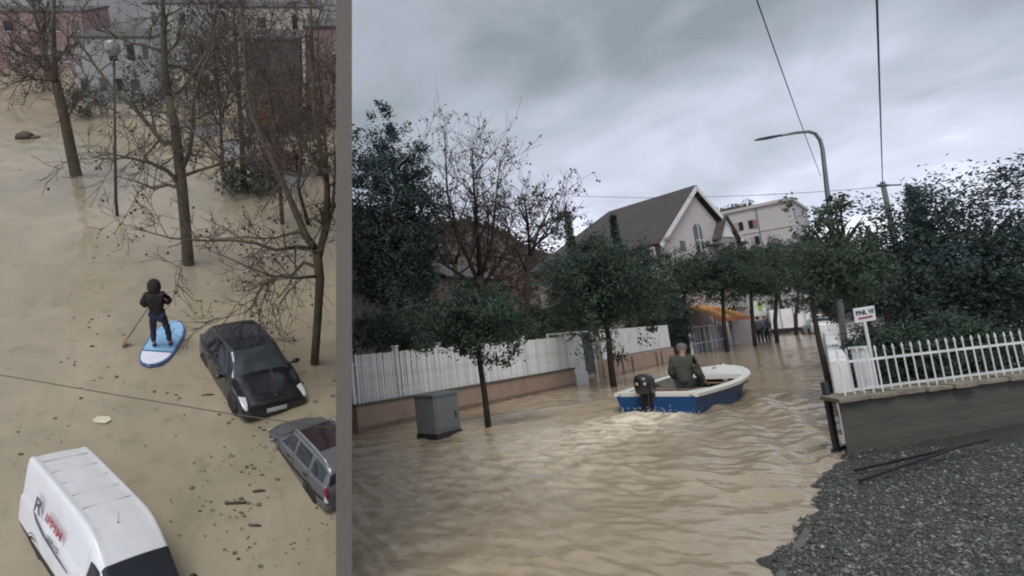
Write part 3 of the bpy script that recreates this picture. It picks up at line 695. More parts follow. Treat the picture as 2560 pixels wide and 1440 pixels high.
# ---- overhead cables
M_CABLE = mat('black cable', (0.05, 0.055, 0.065), 0.6)
def cable(label, p0, p1, sag, r):
    pts = []
    for i in range(25):
        u = i / 24; p = p0.lerp(p1, u); p.z -= sag * 4 * u * (1 - u); pts.append(p)
    o = MB().tube(pts, r, 5).part('overhead_cable', M_CABLE, None, smooth=True); tag(o, label, 'cable', 'overhead cables')
utop = ub + V((0, 0, ut))
cable('thick cable dropping steeply from the top edge to the utility pole', RD(2190, -60, 11), utop, 0.0, 0.022)
cable('thin cable slanting down from the top behind the lamp arm', RD(1885, -20, 15), RD(2052, 440, 42), 0.25, 0.016)
cable('thin level cable from the house gable across to the utility pole', RD(1430, 490, 46), utop + V((0, 0, -0.3)), 0.35, 0.017)
cable('faint cable falling left from the utility pole to the treetops', utop + V((0, 0, -1.4)), RD(2150, 560, 60), 0.2, 0.016)
# ================================================================== STREET: TREES AND HEDGES
def crown_at(px, py, rxp, ryp, dep, deep=0.8):
    k = dep / F; return RD(px, py, dep), (rxp * k, rxp * k * deep, ryp * k)
def street_tree(label, bpx, bpy_, cpx, cpy, rxp, ryp, leaf, seed, size, nclump, per, tr=0.055, name='street_tree', group='evergreen street trees', jag=0.68, dz=0.0):
    b = flat(G(bpx, bpy_)); c, r = crown_at(cpx, cpy, rxp * 1.1, ryp * 1.05, dep_of(b) + dz); return leafy_tree(name, label, b, c, r, leaf, size, nclump, per, trunk_r=tr, seed=seed, group=group, jag=jag)
street_tree('evergreen street tree nearest the utility cabinet, in front of the slatted fence', 1220, 1066, 1186, 802, 98, 68, LEAF_DARK, 3, 0.11, 210, 38, 0.05)
street_tree('broad evergreen street tree in front of the flat white panels', 1534, 967, 1500, 716, 112, 112, LEAF_DARK, 4, 0.15, 280, 38, 0.075)
street_tree('evergreen street tree just behind the boatman and beside the dark hedge', 1722, 884, 1706, 688, 72, 60, LEAF_MID, 5, 0.17, 220, 34, 0.09)
street_tree('evergreen street tree in front of the orange awning', 1818, 880, 1800, 684, 74, 55, LEAF_DARK, 6, 0.18, 220, 34, 0.09)
street_tree('evergreen street tree just left of the people standing in the water', 1887, 866, 1872, 684, 66, 58, LEAF_MID, 7, 0.2, 200, 32, 0.10)
street_tree('evergreen street tree just right of the people standing in the water', 1941, 856, 1936, 680, 64, 56, LEAF_DARK, 8, 0.22, 200, 32, 0.11)
street_tree('evergreen street tree farthest up the street before the white lorry', 1988, 838, 1992, 674, 60, 60, LEAF_MID, 9, 0.25, 200, 32, 0.13)
# tree at the right kerb with its dark trunk in the water
b = flat(G(2081, 1010)); c, r = crown_at(2106, 672, 92, 82, dep_of(b))
leafy_tree('street_tree', 'evergreen street tree with a thin dark trunk by the white wall', b, c, r, LEAF_MID, 0.085, 170, 36, trunk_r=0.04, seed=10, group='evergreen street trees', jag=0.5,
           trunk=[V((0, 0, -.7)), V((0, 0, 0.5)), V((-0.03, 0, 1.2)), V((0.02, 0.05, 1.75)), V((0.12, 0.1, 2.1))])
c, r = crown_at(2092, 560, 78, 74, 15.5)
leafy_tree('loose_tree', 'loose open tree crown reaching up beside the lamp pole', flat(c) + V((0.4, 0, 0)), c, r, LEAF_MID, 0.17, 60, 20, trunk_r=0.08, seed=12, jag=0.75, hollow=0.5)
c, r = crown_at(2205, 690, 88, 84, 20.0)
leafy_tree('garden_tree', 'dense dark garden tree rising behind the notice board', flat(c), c, r, LEAF_DARK, 0.17, 260, 36, trunk_r=0.15, seed=13, jag=0.45)
c, r = crown_at(2150, 735, 110, 62, 26.0)
leafy_tree('garden_tree', 'wide dark garden tree behind the white wall and street lamp', flat(c), c, r, LEAF_BLUE, 0.2, 240, 34, trunk_r=0.15, seed=14, jag=0.3)
c, r = crown_at(2215, 900, 85, 90, 9.4)
leafy_tree('hedge_shrub', 'dark leafy shrub filling the space behind the white railing', flat(c) + V((0, 0, -.1)), c, r, LEAF_DARK, 0.075, 260, 40, trunk_r=0.05, seed=15, cat='shrub', jag=0.25)
c, r = crown_at(2420, 690, 190, 230, 12.5)
leafy_tree('garden_tree', 'large dark tree at the far right edge', flat(c), c, r, LEAF_BLUE, 0.14, 420, 44, trunk_r=0.2, seed=16, jag=0.4)
c, r = crown_at(2400, 900, 130, 110, 9.0)
leafy_tree('hedge_shrub', 'dark shrub under the large tree at the far right edge', flat(c), c, r, LEAF_DARK, 0.085, 260, 40, trunk_r=0.05, seed=17, cat='shrub', jag=0.25)
# left, behind the fence
c, r = crown_at(985, 575, 112, 265, 24)
leafy_tree('garden_tree', 'tall dense dark evergreen at the left end of the street', flat(c), c, r, LEAF_BLUE, 0.22, 420, 42, trunk_r=0.25, seed=18, jag=0.2)
for px, py, rx, ry, dep, lf, sd, lab in ((1010, 820, 130, 60, 19.5, LEAF_DARK, 19, 'dark hedge clump behind the leftmost slatted panels'), (1310, 815, 110, 42, 22.5, LEAF_DARK, 20, 'dark hedge clump behind the middle of the slatted fence'), (1440, 780, 90, 55, 27, LEAF_MID, 21, 'shrub behind the white gate leaf'), (1620, 780, 70, 70, 30, LEAF_DARK, 22, 'dark shrub behind the flat white panels')):
    c, r = crown_at(px, py, rx, ry, dep); leafy_tree('hedge_shrub', lab, flat(c), c, r, lf, 0.15, 170, 34, trunk_r=0.06, seed=sd, cat='shrub', jag=0.3)
c, r = crown_at(1698, 800, 26, 82, 30); leafy_tree('hedge_shrub', 'tall narrow dark hedge at the end of the white panels', flat(c), c, r, LEAF_BLUE, 0.13, 190, 36, trunk_r=0.06, seed=23, cat='shrub', jag=0.12)
c, r = crown_at(1415, 690, 40, 40, 30); leafy_tree('garden_tree', 'pale grey-green tree between the bare trees and the brown-roofed house', flat(c), c, r, LEAF_PALE, 0.16, 120, 34, trunk_r=0.1, seed=24)
c, r = crown_at(1265, 735, 95, 60, 33); leafy_tree('garden_tree', 'bush with rusty red leaves among the bare trees', flat(c), c, r, LEAF_RED, 0.13, 60, 14, trunk_r=0.08, seed=25, jag=0.6)
c, r = crown_at(1588, 722, 58, 42, 34); leafy_tree('garden_tree', 'rounded green tree in front of the brown-roofed house', flat(c), c, r, LEAF_MID, 0.18, 220, 34, trunk_r=0.12, seed=26)
for px, top, dep, rp, lab, sd in ((1460, 530, 36, 26, 'slim dark cypress left of the brown roof', 31), (1575, 540, 37, 24, 'slim blue-green cypress in the middle of the brown roof', 32), (1060, 420, 40, 46, 'tall cypress near the left end of the street', 33), (2340, 470, 30, 50, 'tall cypress beside the utility pole', 34)):
    b = flat(RD(px, 820 - 0.087 * (px - 1691), dep)); cypress(lab, b, hz(b, top), rp * dep / F, LEAF_BLUE if sd != 31 else LEAF_MID, sd, 3000, 0.28, 'cypresses beyond the fence')
for px, py, rx, ry, dep, sd, lab in ((1650, 700, 36, 34, 44, 41, 'small tree below the white gable'), (1835, 650, 46, 34, 60, 43, 'tree in front of the pink apartment block'), (1930, 640, 56, 36, 64, 44, 'tree under the right corner of the pink apartment block'), (2015, 640, 42, 60, 58, 45, 'tree right of the pink apartment block')):
    c, r = crown_at(px, py, rx, ry, dep); leafy_tree('background_tree', lab, flat(c), c, r, (LEAF_MID, LEAF_DARK, LEAF_BLUE)[sd % 3], 0.3, 120, 26, trunk_r=0.15, seed=sd, group='trees behind the street row')
# bare trees with seed clusters
def rp_(dep, pts): return [(RD(x, y, dep + dd), r) for x, y, r, dd in pts]
dep = 25.0; b = flat(RD(1212, 858, dep))
bare_tree('bare_tree', 'large bare tree with fine branches and seed clusters at the left', b, [(b, 0.2)] + rp_(dep, [(1205, 760, .17, 0), (1200, 690, .14, 0)]),
  [rp_(dep, [(1203, 720, .11, 0), (1150, 600, .08, 1), (1118, 480, .05, 1), (1112, 330, .02, 1.5)]), rp_(dep, [(1200, 690, .12, 0), (1195, 590, .08, -1), (1185, 470, .05, -1.5), (1180, 370, .02, -2)]),
   rp_(dep, [(1201, 700, .1, 0), (1230, 600, .07, 0), (1240, 500, .04, .6), (1250, 400, .015, .8)]), rp_(dep, [(1203, 720, .08, 0), (1260, 640, .05, 0), (1282, 540, .02, .5)]), rp_(dep, [(1203, 720, .08, 0), (1110, 660, .05, -1), (1050, 520, .03, -1.2), (1020, 430, .01, -1.5)])],
  seed=51, sprout=15, slen=2.1, lvl=2, up=0.09, seeds=700, seed_r=0.032, bark=M_BARK, minr=0.007)
dep = 22.0; b = flat(RD(1322, 855, dep))
bare_tree('bare_tree', 'slender bare tree with clustered seeds behind the slatted fence', b, [(b, 0.12)] + rp_(dep, [(1316, 740, .10, 0), (1325, 640, .08, 0)]),
  [rp_(dep, [(1325, 650, .07, 0), (1345, 580, .05, .5), (1375, 520, .03, .8), (1395, 480, .01, 1)]), rp_(dep, [(1325, 640, .06, 0), (1320, 560, .045, -.6), (1310, 490, .02, -1)]), rp_(dep, [(1322, 690, .06, 0), (1280, 600, .04, .4), (1262, 540, .015, .7)]), rp_(dep, [(1330, 620, .05, 0), (1390, 570, .03, -.4), (1410, 530, .01, -.6)])],
  seed=52, sprout=11, slen=1.25, lvl=2, up=0.08, seeds=480, seed_r=0.034, bark=M_BARK, minr=0.007)
dep = 30.0; b = flat(RD(1150, 850, dep))
bare_tree('bare_tree', 'dim bare tree against the hill at the left', b, [(b, 0.16)] + rp_(dep, [(1142, 730, .13, 0), (1138, 660, .1, 0)]),
  [rp_(dep, [(1140, 680, .08, 0), (1110, 600, .05, .5), (1090, 520, .02, .8)]), rp_(dep, [(1138, 660, .07, 0), (1160, 590, .05, -.6), (1170, 530, .02, -1)]), rp_(dep, [(1140, 690, .06, 0), (1210, 640, .04, .4), (1240, 600, .015, .7)])],
  seed=53, sprout=11, slen=1.9, lvl=2, up=0.06, seeds=160, seed_r=0.035, bark=M_BARK, minr=0.008)
# hill behind
def build_hill():
    vs, fs = [], []; NX, NY = 80, 24; dn, df = 70.0, 190.0
    prof = [(860, 520), (960, 530), (1060, 552), (1130, 560), (1200, 553), (1255, 572), (1300, 592), (1370, 622), (1430, 648), (1500, 690), (1650, 740), (1900, 755), (2200, 730), (2600, 700)]
    def top(px):
        for (a, ya), (b2, yb) in zip(prof, prof[1:]):
            if px <= b2: return ya + (yb - ya) * (px - a) / (b2 - a)
        return prof[-1][1]
    for i in range(NY + 1):
        u = i / NY; d = dn + (df - dn) * u
        for j in range(NX + 1):
            px = 862 + (2640 - 862) * j / NX; e = flat(RD(px, 800, d)); eh = flat(RD(px, 800, df)); hmax = hz(eh, top(px))
            z = -0.5 + (hmax + 0.5) * (u ** 0.75) * (1 + 0.05 * mnoise.noise(V((e.x * .06, e.y * .06, 0)))); vs.append((e.x, e.y, z))
    W = NX + 1
    for i in range(NY):
        for j in range(NX): a = i * W + j; fs.append((a, a + 1, a + W + 1, a + W))
    mb = MB(); mb.v, mb.f = vs, fs
    struct(mb, 'hill', mat('wooded hillside', (0.075, 0.062, 0.055), 0.95, var=0.5, scale=0.25, bump=1.0, bscale=0.8, dirt=(0.045, 0.055, 0.04), dscale=0.12, damt=0.9), smooth=True)
    rnd = random.Random(8); random.seed(8); mb = MB()
    for _ in range(900):
        u = rnd.random(); i = int(u * NY); j = rnd.randrange(NX); p = V(vs[i * W + j]) + V((rnd.uniform(-1, 1), rnd.uniform(-1, 1), 0))
        if p.z < 1: continue
        for k in range(22): leaf_quad(mb, p + V((rnd.gauss(0, 1.0), rnd.gauss(0, 1.0), rnd.uniform(0, 2.6))), 1.1, None, 0.6)
    o = mb.part('hill_scrub', leafmat('brown winter scrub', (0.04, 0.036, 0.03), (0.11, 0.085, 0.07)), None); tag(o, 'brown winter scrub covering the far hillside', 'scrub', kind='stuff')
build_hill()
# ================================================================== STREET: BUILDINGS AND FAR THINGS
M_ROOF = mat('brown grey roof tiles', (0.074, 0.065, 0.066), 0.8, var=0.25, scale=1.4, bump=0.7, bscale=9, stretch=(1, 1, 4))
M_PALE = mat('pale pink render', (0.46, 0.42, 0.42), 0.85, var=0.08, dirt=(0.36, 0.32, 0.32), damt=0.4)
M_GLASS = mat('dark window glass', (0.02, 0.025, 0.032), 0.12, var=0.2)
M_TRIM = mat('white trim', (0.62, 0.62, 0.63), 0.6, var=0.08)
M_TILE = mat('terracotta tiles', (0.20, 0.075, 0.055), 0.85, var=0.35, scale=3, bump=0.7, bscale=12)
def quadslab(mb, a, b, c, d, th):
    n = (b - a).cross(d - a).normalized() * th; mb.add([a, b, c, d, a + n, b + n, c + n, d + n], [(3, 2, 1, 0), (4, 5, 6, 7), (0, 1, 5, 4), (1, 2, 6, 5), (2, 3, 7, 6), (3, 0, 4, 7)]); return mb
def brown_house():
    P1 = RD(1740, 466, 42.0); P2 = RD(1522, 516, 48.6); P2.z = P1.z
    a = flat(P1 - P2); rl = a.length; a.normalize(); n = V((a.y, -a.x, 0)); n = n if n.y < 0 else -n
    best = None
    for i in range(20, 90):
        for j in range(10, 90):
            w, dz = i * 0.1, j * 0.1; q = pix(P1 + n * w - V((0, 0, dz))); e = (q[0] - 1652) ** 2 + (q[1] - 612) ** 2
            if best is None or e < best[0]: best = (e, w, dz)
    _, w, dz = best; ez = P1.z - dz
    base = flat(P1); t = thing('brown_roofed_house', 'large house with a long brown roof and a pale pointed gable', 'house', base)
    R1 = P1 - base; R2 = P2 - base; hip = 4.5; far = R2 - a * hip
    wl = w - 0.55
    # walls
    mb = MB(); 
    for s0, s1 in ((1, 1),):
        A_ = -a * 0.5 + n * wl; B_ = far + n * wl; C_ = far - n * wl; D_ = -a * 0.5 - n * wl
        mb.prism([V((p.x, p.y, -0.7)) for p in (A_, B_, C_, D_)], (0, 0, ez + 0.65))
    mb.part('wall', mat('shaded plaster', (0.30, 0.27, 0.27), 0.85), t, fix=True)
    g0 = -a * 0.5
    MB().prism([V((g0.x, g0.y, 0)) + n * wl + V((0, 0, -0.7)), V((g0.x, g0.y, 0)) - n * wl + V((0, 0, -0.7)), V((g0.x, g0.y, 0)) - n * wl + V((0, 0, ez)), V((g0.x, g0.y, R1.z - 0.35)), V((g0.x, g0.y, 0)) + n * wl + V((0, 0, ez))], a * 0.12).part('gable', M_PALE, t, fix=True)
    # roof: two long slopes with a hip at the far end
    def zed(p, z): return V((p.x, p.y, z))
    e1, e2 = zed(R1 + n * w, ez), zed(far - a * 0.6 + n * w, ez); f1, f2 = zed(R1 - n * w, ez), zed(far - a * 0.6 - n * w, ez)
    mb = MB(); quadslab(mb, e1, R1, R2, e2, 0.14)
    roof = mb.part('roof', M_ROOF, t, fix=True)
    mb = MB(); quadslab(mb, R1, f1, f2, R2, 0.14); mb.part('roof', M_ROOF, t, fix=True)
    MB().prism([e2, R2, f2], (0, 0, 0.12)).part('roof', M_ROOF, t, fix=True)
    mb = MB(); mb.beam(e1 + a * .02 - V((0, 0, .1)), R1 + a * .02 - V((0, 0, .1)), 0.06, 0.30); mb.beam(f1 + a * .02 - V((0, 0, .1)), R1 + a * .02 - V((0, 0, .1)), 0.06, 0.30); mb.part('barge_board', M_TRIM, t)
    mb = MB(); mb.beam(e1 - V((0, 0, .12)), e2 - V((0, 0, .12)), 0.12, 0.16); mb.part('gutter', mat('dark eaves', (0.05, 0.045, 0.055), 0.7), t)
    # arched gable window
    gw = MB(); c = V((g0.x, g0.y, 0)) + a * 0.135 + n * 0.1; prof = []
    for k in range(13):
        q = math.pi * k / 12; prof.append(c + n * (0.42 * math.cos(q)) + V((0, 0, P1.z - 3.1 + 0.42 * math.sin(q))))
    prof += [c - n * 0.42 + V((0, 0, P1.z - 4.9)), c + n * 0.42 + V((0, 0, P1.z - 4.9))]
    wn = gw.prism(prof, a * 0.04).part('window', M_GLASS, t, fix=True)
    mb = MB(); cc = c + a * 0.05; mb.beam(cc + V((0, 0, P1.z - 4.9)), cc + V((0, 0, P1.z - 2.7)), 0.06, 0.06, upv=a); mb.beam(cc - n * .42 + V((0, 0, P1.z - 3.9)), cc + n * .42 + V((0, 0, P1.z - 3.9)), 0.06, 0.06); mb.part('frame', M_TRIM, wn)
    for off, zz in ((2.0, 4.3), (-1.9, 4.6)):
        c = V((g0.x, g0.y, 0)) + a * 0.14 + n * off; wn = MB().box(c + V((0, 0, P1.z - zz)), (0.5, 0.06, 0.7), Matrix.Rotation(math.atan2(n.y, n.x), 3, 'Z')).part('window', M_GLASS, t)
    # front loggia
    for k in range(3):
        c = -a * (1.9 + 2.2 * k) + n * (wl + 0.02); wn = MB().box(c + V((0, 0, ez - 1.6)), (1.0, 0.08, 1.4), Matrix.Rotation(math.atan2(a.y, a.x), 3, 'Z')).part('window', M_GLASS, t)
        mb = MB()
        for zz in (ez - 0.87, ez - 2.33): mb.box(c + n * 0.05 + V((0, 0, zz)), (1.2, 0.08, 0.1), Matrix.Rotation(math.atan2(a.y, a.x), 3, 'Z'))
        mb.part('frame', M_TRIM, wn)
    MB().beam(V((0, 0, ez - 0.1)) + n * (wl + 0.9) - a * .4, V((0, 0, -0.7)) + n * (wl + 0.9) - a * .4, 0.25, 0.25, upv=a).part('column', M_PALE, t)
    # lower wing with its own little gable, to the right
    q = thing('house_wing', 'small brown-roofed wing with a little white gable beside the pale gable', 'house', flat(RD(1812, 800, 43)))
    h = hz(flat(RD(1812, 800, 43)), 552); sc = 43 / F; ah = Matrix.Rotation(math.atan2(a.y, a.x), 3, 'Z'); u = ah @ V((1, 0, 0)); v = ah @ V((0, 1, 0)); hw = 0.85
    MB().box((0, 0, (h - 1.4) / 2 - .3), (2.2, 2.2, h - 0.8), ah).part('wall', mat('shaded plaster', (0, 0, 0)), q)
    MB().prism([u * 1.12 - v * hw + V((0, 0, h - 1.5)), u * 1.12 + v * hw + V((0, 0, h - 1.5)), u * 1.12 + V((0, 0, h - 0.12))], u * 0.05).part('gable', M_TRIM, q, fix=True)
    mb = MB(); quadslab(mb, u * 1.4 - v * (hw + .35) + V((0, 0, h - 1.75)), u * 1.4 + V((0, 0, h)), -u * 2.4 + V((0, 0, h)), -u * 2.4 - v * (hw + .35) + V((0, 0, h - 1.75)), 0.1); quadslab(mb, u * 1.4 + V((0, 0, h)), u * 1.4 + v * (hw + .35) + V((0, 0, h - 1.75)), -u * 2.4 + v * (hw + .35) + V((0, 0, h - 1.75)), -u * 2.4 + V((0, 0, h)), 0.1)
    mb.part('roof', M_ROOF, q, fix=True)
    MB().box(u * 0.2 - v * 1.5 + V((0, 0, h - 2.1)), (2.6, 1.2, 0.12), ah).part('canopy', M_ROOF, q)
brown_house()
def apartments():
    d0, d1, d2 = 92.0, 84.0, 92.0
    A_ = RD(1770, 545, d0); B_ = RD(1976, 501, d1); C_ = RD(2010, 522, d2); tz = B_.z
    base = flat(B_); t = thing('apartment_block', 'pinkish apartment block with rows of windows behind the trees', 'building', base)
    a = flat(A_ - B_); ln = a.length; a.normalize(); c = flat(C_ - B_); cl = c.length + 3; c.normalize()
    m_ap = mat('faded pink render', (0.45, 0.43, 0.44), 0.9, var=0.06, dirt=(0.38, 0.34, 0.35), damt=0.5, dscale=0.2)
    MB().prism([V((0, 0, -0.7)), a * ln - V((0, 0, .7)), a * ln + c * cl - V((0, 0, .7)), c * cl - V((0, 0, .7))], (0, 0, tz + 0.7)).part('wall', m_ap, t, fix=True)
    nrm = V((a.y, -a.x, 0)); nrm = nrm if nrm.y < 0 else -nrm
    R = Matrix.Rotation(math.atan2(a.y, a.x), 3, 'Z')
    MB().prism([-a * .25 - c * .1 + nrm * .25 + V((0, 0, tz)), a * ln + nrm * .25 + V((0, 0, tz)), a * ln + c * cl + V((0, 0, tz)), c * (cl + .2) - a * .25 + V((0, 0, tz))], (0, 0, 0.45)).part('parapet', M_PALE, t, fix=True)
    sc = d0 / F
    for row, (yoff, colr) in enumerate(((2.35, 0), (4.9, 1), (7.5, 0), (10.1, 1))):
        MB().box(a * (ln / 2) + nrm * 0.06 + V((0, 0, tz - yoff - 1.25)), (ln, 0.1, 0.16), R).part('floor_band', M_PALE, t)
        for k in range(7):
            x = 4.9 + 1.35 * k + (0.35 if k % 2 else 0)
            if x > ln - 0.6: break
            wn = MB().box(a * x + nrm * 0.03 + V((0, 0, tz - yoff)), (1.0, 0.08, 1.25), R).part('window', M_GLASS, t)
            MB().box(a * (x + (0.28 if (k + row) % 2 else -0.28)) + nrm * 0.09 + V((0, 0, tz - yoff)), (0.46, 0.06, 1.25), R).part('shutter', mat('faded red shutter', (0.26, 0.13, 0.12), 0.8) if (k + colr) % 3 == 0 else mat('beige shutter', (0.33, 0.28, 0.25), 0.8), wn)
    MB().box(a * 4.2 + nrm * 0.05 + V((0, 0, tz / 2)), (0.12, 0.12, tz), R).part('downpipe', M_STEEL, t)
    for k in range(3): MB().box(c * (2.0 + 0 * k) + a * 0.0 - a * 0.06 + V((0, 0, tz - 1.8 - 2.6 * k)), (0.1, 1.2, 1.4), Matrix.Rotation(math.atan2(a.y, a.x), 3, 'Z')).part('window', M_GLASS, t)
    MB().tube([a * (ln * 0.52) + c * 3 + V((0, 0, tz)), a * (ln * 0.52) + c * 3 + V((0, 0, tz + 2.2))], 0.05, 5).part('aerial', M_STEEL, t)
    # roof garden
    random.seed(3); mb = MB()
    for _ in range(900): leaf_quad(mb, a * random.uniform(ln * 0.45, ln) + c * random.uniform(.5, 3) + V((0, 0, tz + 0.3 + abs(random.gauss(0, 0.5)))), 0.4, None, 0.6)
    mb.part('roof_plants', LEAF_DARK, t, kind='stuff')
apartments()
def cottage(label, px, basey, wpx, hpx, dep, col, roofcol, seed):
    b = flat(RD(px, basey, dep)); k = dep / F; w, h = wpx * k, hpx * k; t = thing('cottage', label, 'house', b); R = fence_rz
    Rm = Matrix.Rotation(R, 3, 'Z'); u, v = Rm @ V((1, 0, 0)), Rm @ V((0, 1, 0)); d = w * 0.6
    MB().box(V((0, 0, h / 2 - .4)), (w, d, h + .8), Rm).part('wall', col, t)
    mb = MB(); rh_ = w * 0.22; quadslab(mb, -u * (w * .56) - v * (d * .62) + V((0, 0, h - .1)), u * (w * .56) - v * (d * .62) + V((0, 0, h - .1)), u * (w * .56) + V((0, 0, h + rh_)), -u * (w * .56) + V((0, 0, h + rh_)), 0.12)
    quadslab(mb, -u * (w * .56) + V((0, 0, h + rh_)), u * (w * .56) + V((0, 0, h + rh_)), u * (w * .56) + v * (d * .62) + V((0, 0, h - .1)), -u * (w * .56) + v * (d * .62) + V((0, 0, h - .1)), 0.12)
    mb.part('roof', roofcol, t, fix=True)
    for s in (-0.3, 0.05, 0.33):
        wn = MB().box(u * (w * s) - v * (d / 2 + .01) + V((0, 0, h * 0.55)), (w * 0.13, 0.06, h * 0.42), Rm).part('window', M_GLASS, t)
        MB().box(u * (w * s) - v * (d / 2 + .05) + V((0, 0, h * 0.32)), (w * 0.17, 0.1, 0.08), Rm).part('sill', M_TRIM, wn)
cottage('pink walled cottage with a red tiled roof behind the slatted fence', 1365, 850, 180, 74, 34, M_PALE, M_TILE, 1)
cottage('small cottage with a red tiled roof above the flat white panels', 1655, 835, 100, 72, 38, M_PALE, M_TILE, 2)
cottage('brown weathered house on the slope behind the bare trees', 1140, 850, 190, 210, 48, mat('brown weatherboard', (0.13, 0.10, 0.10), 0.9, var=0.2), M_ROOF, 3)
cottage('pink house front glimpsed at the end of the street', 2045, 820, 56, 66, 70, mat('salmon render', (0.36, 0.22, 0.18), 0.85), M_TILE, 4)
# ---- kiosk with orange awning
K0 = flat(G(1728, 884)); K1 = flat(G(1868, 852)); kd = (K1 - K0).normalized(); KL = (K1 - K0).length; krz = ang(K0, K1)
t = thing('market_kiosk', 'open market kiosk with an orange awning and a slatted pale front', 'kiosk', K0, krz)
aw = hz(K0, 772); kcols = [(0.50, 0.50, 0.52), (0.22, 0.17, 0.26), (0.52, 0.54, 0.52), (0.12, 0.17, 0.15), (0.30, 0.27, 0.32)]
fh_ = hz(K0 + kd * 3, 812); random.seed(21)
x = 0.1; i = 0
while x < KL - 0.3:
    w = random.uniform(0.28, 0.5); c = kcols[(i * 7 + i // 3) % 5]
    MB().box((x + w / 2, 0.04 * (i % 2), fh_ / 2 - 0.2), (w - 0.05, 0.05, fh_ + 0.4)).part('board', mat('kiosk board %d' % ((i * 7 + i // 3) % 5), c, 0.7, var=0.25, scale=4), t); x += w; i += 1
for z in (0.5, fh_ - 0.1): MB().beam((0, -0.03, z), (KL, -0.03, z), 0.04, 0.06).part('rail', M_WHITE, t)
for k in range(6): MB().box((KL * k / 5, -0.06, aw / 2 - 0.3), (0.09, 0.09, aw + 0.4)).part('post', M_WHITE, t)
secs = []
for k in range(9):
    u = k / 8; y = -1.5 + 3.0 * u; z = aw - 0.55 + 0.95 * math.sin(math.pi * 0.5 * u) - (0.15 if k == 0 else 0)
    secs.append([V((-0.3, y, z)), V((KL * 0.55, y, z)), V((KL * 0.55, y, z - 0.05)), V((-0.3, y, z - 0.05))])
MB().loft(secs).part('awning', mat('orange awning cloth', (0.52, 0.25, 0.07), 0.75, var=0.15), t, fix=True)
MB().box((KL * 0.78, 0.3, aw + 0.1), (KL * 0.4, 2.4, 0.12)).part('roof_sheet', mat('pale roof sheet', (0.55, 0.55, 0.50), 0.6), t)
MB().box((KL * 0.28, -1.52, aw - 0.78), (KL * 0.58, 0.03, 0.22)).part('valance', mat('red orange valance', (0.42, 0.12, 0.05), 0.75), t)
MB().box((KL * 0.45, 2.0, aw * 0.6), (KL * 0.9, 0.1, aw * 1.6)).part('back_wall', mat('grey plaster', (0.22, 0.22, 0.23), 0.85), t)
# ---- white lorry box, far car, banner
b = flat(RD(1976, 800, 58)); dd_ = dep_of(b); t = thing('box_lorry', 'white box lorry parked across the end of the street', 'lorry', b, RAD(-32)); k = dd_ / F
lw, lh = 84 * k, 48 * k
MB().box((0, 0, lh / 2 + 0.5), (lw, 2.3, lh)).part('box', M_WHITE2, t, bevel=0.05)
for s in (-0.25, 0.05, 0.3): MB().box((lw * s, -1.17, lh / 2 + 0.5), (0.06, 0.05, lh)).part('rib', M_STEEL, t)
MB().box((lw * 0.6, 0, lh * 0.36 + .2), (lw * 0.22, 2.1, lh * 0.75)).part('cab', mat('cab white', (0.6, 0.6, 0.6), 0.4), t, bevel=0.12)
MB().box((lw * 0.63, -1.03, lh * 0.5 + .2), (lw * 0.12, 0.1, lh * 0.28)).part('window', M_GLASS, t)
MB().box((0, 0, 0.3), (lw * 1.1, 1.9, 0.45)).part('chassis', M_DARK, t)
for s in (-0.36, -0.2, 0.55): MB().lathe([(0.3, -0.14), (0.48, -0.12), (0.48, 0.12), (0.3, 0.14)], 16, V((lw * s, -1.0, 0.3)), axis=(0, 1, 0)).part('wheel', mat('tyre', (0.02, 0.02, 0.02), 0.8), t)
t = thing('banner', 'green and white banner hanging behind the standing people', 'banner', flat(G(1908, 838)))
bh = hz(flat(G(1908, 838)), 752); b1 = flat(G(1926, 836)) - flat(G(1888, 840))
MB().beam(-b1 * .5 + V((0, 0, bh - 0.75)), b1 * .5 + V((0, 0, bh - 0.75)), 0.03, 1.5).part('cloth', mat('white cloth', (0.6, 0.62, 0.58), 0.8), t)
MB().ell(V((0, -0.04, bh - 0.55)), (0.48, 0.03, 0.42), 14, 8).part('emblem', mat('lime green print', (0.28, 0.42, 0.10), 0.7), t)
for s in (-.5, .5): MB().tube([b1 * s + V((0, 0, -.5)), b1 * s + V((0, 0, bh))], 0.04, 6).part('pole', M_DARK, t)
# ================================================================== PEOPLE
FOLDS = bpy.data.textures.new('cloth folds', 'CLOUDS'); FOLDS.noise_scale = 0.09; FOLDS.noise_depth = 2
def skin_mesh(name, nodes, edges, material, parent, root=0, sub=2, smooth=True):
    """nodes: list of (point, radius or (rx, ry))"""
    me = bpy.data.meshes.new(name); me.from_pydata([tuple(p) for p, _ in nodes], edges, []); me.materials.append(material)
    o = bpy.data.objects.new(name, me); COL.objects.link(o); o.parent = parent
    mod = o.modifiers.new('skin', 'SKIN'); mod.use_smooth_shade = True
    for i, (p, r) in enumerate(nodes):
        sv = me.skin_vertices[0].data[i]; sv.radius = r if isinstance(r, tuple) else (r, r); sv.use_root = (i == root)
    s = o.modifiers.new('sub', 'SUBSURF'); s.levels = s.render_levels = sub
    if name in ('jacket', 'trousers'):
        s.levels = s.render_levels = 3; d = o.modifiers.new('folds', 'DISPLACE'); d.texture = FOLDS; d.strength = 0.045; d.mid_level = 0.5; d.texture_coords = 'LOCAL'
    return o
M_SKIN = mat('skin', (0.36, 0.21, 0.155), 0.55, var=0.08)
